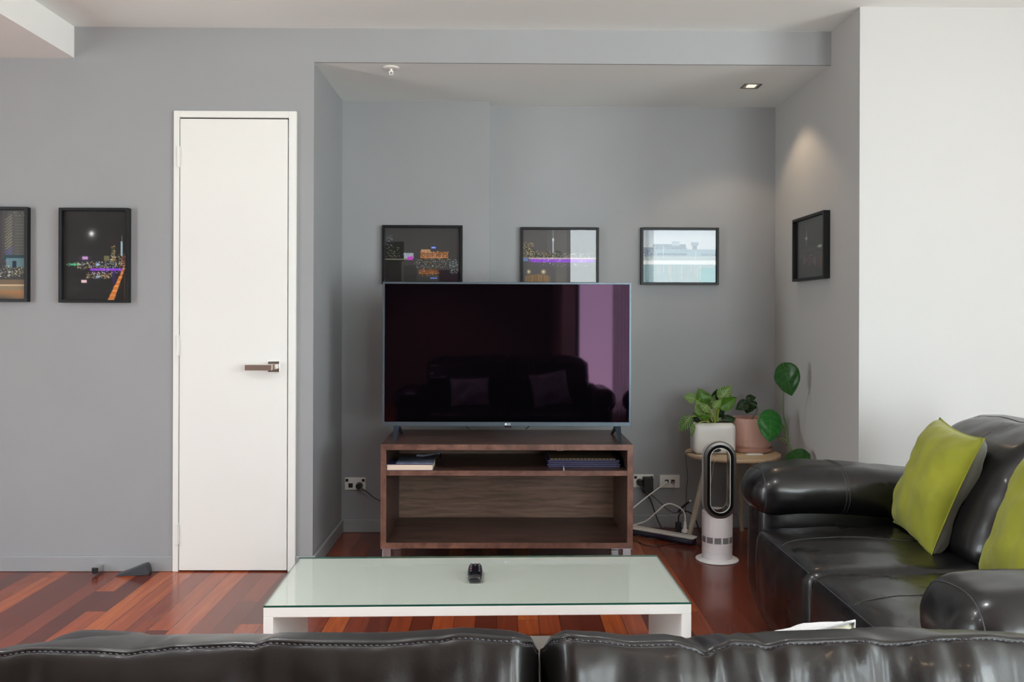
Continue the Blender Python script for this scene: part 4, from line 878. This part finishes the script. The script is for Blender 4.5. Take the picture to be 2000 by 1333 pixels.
# green pillows
def pillow(yc, w_, h_, th_, base, lean, tilt, label, front, back, name='throw_pillow', axis='X', rotz=0, group=None):
    """square pillow standing on one edge; local x = width, z = height, front faces -Y"""
    N = 28; b = bmesh.new(); vf, vb = {}, {}
    R = random.Random(int(w_ * 1000 + yc * 10))
    for i in range(N + 1):
        for j in range(N + 1):
            u, v = -1 + 2 * i / N, -1 + 2 * j / N
            pin = 1 - .075 * (1 - v * v) * abs(u) ** 3; pin2 = 1 - .075 * (1 - u * u) * abs(v) ** 3
            x, z = u * w_ / 2 * pin, v * h_ / 2 * pin2
            t_ = th_ / 2 * (max(0, 1 - u * u) * max(0, 1 - v * v)) ** .42
            wr = noise.noise(Vector((u * 1.8 + yc * 3, v * 1.8, 3.3))) * .018 + noise.noise(Vector((u * 5, v * 4 + yc, 1.3))) * .008
            edge = i in (0, N) or j in (0, N)
            vf[i, j] = b.verts.new((x, -t_ + (0 if edge else wr), z)); vb[i, j] = vf[i, j] if edge else b.verts.new((x, t_ + wr, z))
    for i in range(N):
        for j in range(N):
            f = b.faces.new((vf[i, j], vf[i + 1, j], vf[i + 1, j + 1], vf[i, j + 1])); f.material_index = 0
            f = b.faces.new((vb[i, j], vb[i, j + 1], vb[i + 1, j + 1], vb[i + 1, j])); f.material_index = 1
    Mx = Matrix.Translation(base) @ Matrix.Rotation(rotz, 4, 'Z') @ Matrix.Rotation(lean, 4, 'X') @ Matrix.Rotation(tilt, 4, 'Y') @ Matrix.Translation((0, 0, h_ / 2))
    edge = [Mx @ vf[k].co for k in [(i, 0) for i in range(N + 1)] + [(N, j) for j in range(1, N + 1)] + [(i, N) for i in range(N - 1, -1, -1)] + [(0, j) for j in range(N - 1, -1, -1)]]
    bmesh.ops.transform(b, matrix=Mx, verts=b.verts)
    o = obj(name, b, [front, back], smooth=True); tag(o, label, 'pillow', group)
    obj('piping', tube(bmesh.new(), edge, .0026, 6), front, o, smooth=True)
    return o
M_green = mat('lime_velvet', (.235, .245, .009), .75, var=.18, vscale=7, sheen=.15, bump=.15, bscale=500)
M_olive = mat('grey_velvet', (.13, .13, .10), .8, sheen=.4)
# front faces -X after rotating -90 degrees about Z
pillow(3.14, .45, .43, .18, Vector((1.445, 3.15, .462)), -.38, .04, 'lime green velvet pillow with grey back leaning on the far half of the black sofa', M_green, M_olive, rotz=-PI / 2 - .15)
pillow(2.5, .45, .43, .18, Vector((1.445, 2.50, .462)), -.38, -.06, 'lime green velvet pillow on the black sofa, cut off by the right edge', M_green, M_olive, rotz=-PI / 2 - .15)

# ------------------------------------------------------------------ sofa in the foreground, seen from behind
r = empty('sofa', (.05, 1.45, 0), 0, 'charcoal leather two-seat sofa in the foreground, only its stitched back in view', 'sofa')
sil = [(-160, 1330), (-110, 1300), (-60, 1288), (0, 1275), (60, 1268), (150, 1263), (185, 1256), (225, 1246), (300, 1242), (350, 1241), (450, 1243), (600, 1245), (690, 1243), (800, 1240), (900, 1236), (970, 1238), (1030, 1246), (1050, 1255), (1059, 1275),
       (1061, 1275), (1075, 1255), (1100, 1246), (1160, 1246), (1240, 1252), (1262, 1249), (1310, 1249), (1338, 1254), (1352, 1246), (1380, 1247), (1406, 1253), (1428, 1243), (1480, 1241), (1560, 1239), (1640, 1235), (1700, 1227), (1740, 1229), (1795, 1243), (1850, 1243), (1950, 1245), (2000, 1250), (2080, 1262), (2200, 1290), (2290, 1330)]
sti = [(-160, 1345), (-60, 1300), (0, 1281), (70, 1273), (180, 1275), (255, 1279), (300, 1273), (350, 1267), (450, 1263), (500, 1265), (530, 1257), (640, 1261), (750, 1262), (850, 1255), (900, 1248), (1000, 1254), (1040, 1262), (1059, 1290), (1061, 1290), (1085, 1257), (1110, 1250), (1160, 1254), (1240, 1263), (1320, 1261), (1355, 1270), (1380, 1281), (1405, 1270), (1435, 1260), (1475, 1262), (1500, 1268), (1550, 1259), (1690, 1255), (1740, 1262), (1860, 1252), (1940, 1250), (2000, 1256), (2200, 1285), (2290, 1340)]
def ip(tab, x):
    if x <= tab[0][0]: return tab[0][1]
    for (a, b_), (c, d) in zip(tab, tab[1:]):
        if x <= c: t = (x - a) / max(c - a, 1e-6); t = t * t * (3 - 2 * t); return b_ + (d - b_) * t
    return tab[-1][1]
YS, YR = 1.0, 1.12
xseam = P(1060, 1300, Y=YS).x
def back_cushion(x0, x1, seed):
    b = bmesh.new(); NX = 260; rows = []; stl = []
    for i in range(NX + 1):
        s_ = i / NX; x = x0 + (x1 - x0) * s_; dl = min(x - x0, x1 - x); en = math.sqrt(max(0, 1 - max(0, 1 - dl / .035) ** 2))  # rounded ends
        pxs = 981 + x * F / YS; pxr = 981 + x * F / YR
        zs = CAMZ - (ip(sti, pxs) - CY) * YS / F; zr = CAMZ - (ip(sil, pxr) - CY) * YR / F
        vert = noise.noise(Vector((x * 9, seed, 0))); v2 = noise.noise(Vector((x * 22, seed, 4.)))
        bul = .012 * vert + .006 * v2
        ctrl = [(1.035, .40), (1.0, .50), (.985 + bul * .4, .62), (.978 - bul, .74), (.974 - bul * 1.2, .80), (.982 - bul, zs - .035), (.992 - bul * .3, zs - .010), (YS, zs), (YS + .012, zs + .003), (YR - .05, (zs + zr) / 2 + .006), (YR, zr), (YR + .05, zr - .022 + .004 * v2), (YR + .11, zr - .075), (1.29, .70), (1.31, .60), (1.30, .45)]
        cc = catmull([(0, y, z) for y, z in ctrl], 6); row = []
        cyc, czc = 1.13, .62
        for k, q_ in enumerate(cc):
            y = cyc + (q_.y - cyc) * (.35 + .65 * en); z = czc + (q_.z - czc) * (.9 + .1 * en); wv = Vector((x * 6, q_.y * 6, q_.z * 3))
            nrm = .0035 * noise.noise(wv * 1.7 + Vector((seed, 0, 0)))
            if 12 < k < 43: nrm += (.0020 + .0026 * min(1, max(0, (x - .22) / .1))) * noise.noise(Vector((x * 45, q_.z * 7, seed))) * max(0, 1 - abs(k - 42) / 26)
            if k == 42: nrm -= .0022
            row.append(b.verts.new((x + (0), y - nrm, z + nrm * .5)))
        stl.append(row[42].co.copy()); rows.append(row)
    for i in range(NX):
        for k in range(len(rows[0]) - 1): b.faces.new((rows[i][k], rows[i + 1][k], rows[i + 1][k + 1], rows[i][k + 1]))
        b.faces.new((rows[i][-1], rows[i + 1][-1], rows[i + 1][0], rows[i][0]))
    b.faces.new(rows[0]); b.faces.new(rows[-1][::-1]); bmesh.ops.recalc_face_normals(b, faces=b.faces[:])
    o = obj('back_cushion', b, M_leather2, r, smooth=True)
    # dashed thread along the top seam
    b2 = bmesh.new(); L_ = 0; acc = []; step = .0066
    pts = stl; dist = [0]
    for u, v in zip(pts, pts[1:]): dist.append(dist[-1] + (v - u).length)
    def at(d_):
        for k in range(len(dist) - 1):
            if dist[k + 1] >= d_: t = (d_ - dist[k]) / max(dist[k + 1] - dist[k], 1e-9); return pts[k].lerp(pts[k + 1], t)
        return pts[-1]
    d_ = .03
    while d_ < dist[-1] - .03:
        p0_, p1_ = at(d_), at(d_ + .0038); up = Vector((0, -.0012, .0010)); tube(b2, [p0_ + up * .3, (p0_ + p1_) / 2 + up * 1.3, p1_ + up * .3], .0008, 6); d_ += step
    obj('stitching', b2, M_stitch2, o)
    return o
back_cushion(-.66, xseam - .001, 2.3); back_cushion(xseam + .001, .76, 5.1)
obj('back_frame', softo(-.72, .82, 1.06, 1.26, .05, .66, .05, n=10), M_leather2, r, smooth=True)
obj('base', softo(-.86, .92, 1.10, 1.72, .04, .34, .05, n=10), M_leather2, r, smooth=True)
for k, (c0, c1) in enumerate(((-.62, xseam - .002), (xseam + .002, .72))):
    obj('seat_cushion', softo(c0, c1, 1.25, 1.78, .10, .45, .05, bulge=(.004, .02, .02), n=18, nz=.005, nf=9, seed=k + 21), M_leather2, r, smooth=True)
for k, (c0, c1) in enumerate(((-.89, -.63), (.73, .93))):
    ao = obj('arm', softo(c0 + .02, c1 - .02, 1.08, 1.75, .03, .54, .06, n=12), M_leather2, r, smooth=True)
    obj('arm_pad', softo(c0, c1, 1.18, 1.79, .46, .64, .08, bulge=(.01, .012, .008), n=16, nz=.004, nf=9, seed=k + 31), M_leather2, ao, smooth=True)
PTILT = .165
M_cream = mat('cream_plush', (.60, .57, .44), .9, sheen=.6, bump=.6, bscale=350); M_creamb = mat('pale_grey_plush', (.55, .56, .57), .9, sheen=.6, bump=.6, bscale=350)
# front faces +Y (towards the television)
pillow(9.2, .32, .31, .12, Vector((.436, 1.47, .463)), -.30, PTILT, 'cream plush pillow poking up behind the foreground sofa back', M_creamb, M_cream, rotz=PI)
pillow(9.6, .33, .26, .12, Vector((-.27, 1.475, .462)), -.34, .03, 'pale plush pillow on the foreground sofa, mirrored at left in the television screen', M_creamb, M_cream, rotz=PI)

# ------------------------------------------------------------------ things behind the camera, mirrored in the screen and glazing
m, n, l, bs = nt('sheer_curtain'); n.remove(bs); tr = n.new('ShaderNodeBsdfTranslucent'); df = n.new('ShaderNodeBsdfDiffuse'); tp = n.new('ShaderNodeBsdfTransparent'); mx = n.new('ShaderNodeMixShader'); mx2 = n.new('ShaderNodeMixShader')
for q_ in (tr, df): q_.inputs[0].default_value = (.72, .70, .68, 1)
mx.inputs[0].default_value = .5; mx2.inputs[0].default_value = .25
l.new(tr.outputs[0], mx.inputs[1]); l.new(df.outputs[0], mx.inputs[2]); l.new(mx.outputs[0], mx2.inputs[1]); l.new(tp.outputs[0], mx2.inputs[2]); l.new(mx2.outputs[0], n['Material Output'].inputs[0])
b = bmesh.new(); vv = []
for i in range(121):
    x = 1.30 + .72 * i / 120; y = WY + .10 + .035 * math.sin(i * .9) + .01 * math.sin(i * .37); vv.append((b.verts.new((x, y, .03)), b.verts.new((x, y, 2.45))))
for i in range(120): b.faces.new((vv[i][0], vv[i + 1][0], vv[i + 1][1], vv[i][1]))
tag(obj('curtain', b, m, smooth=True), 'sheer pale curtain gathered at the window, mirrored in the picture glass', 'curtain')
print('objects', len(bpy.data.objects))
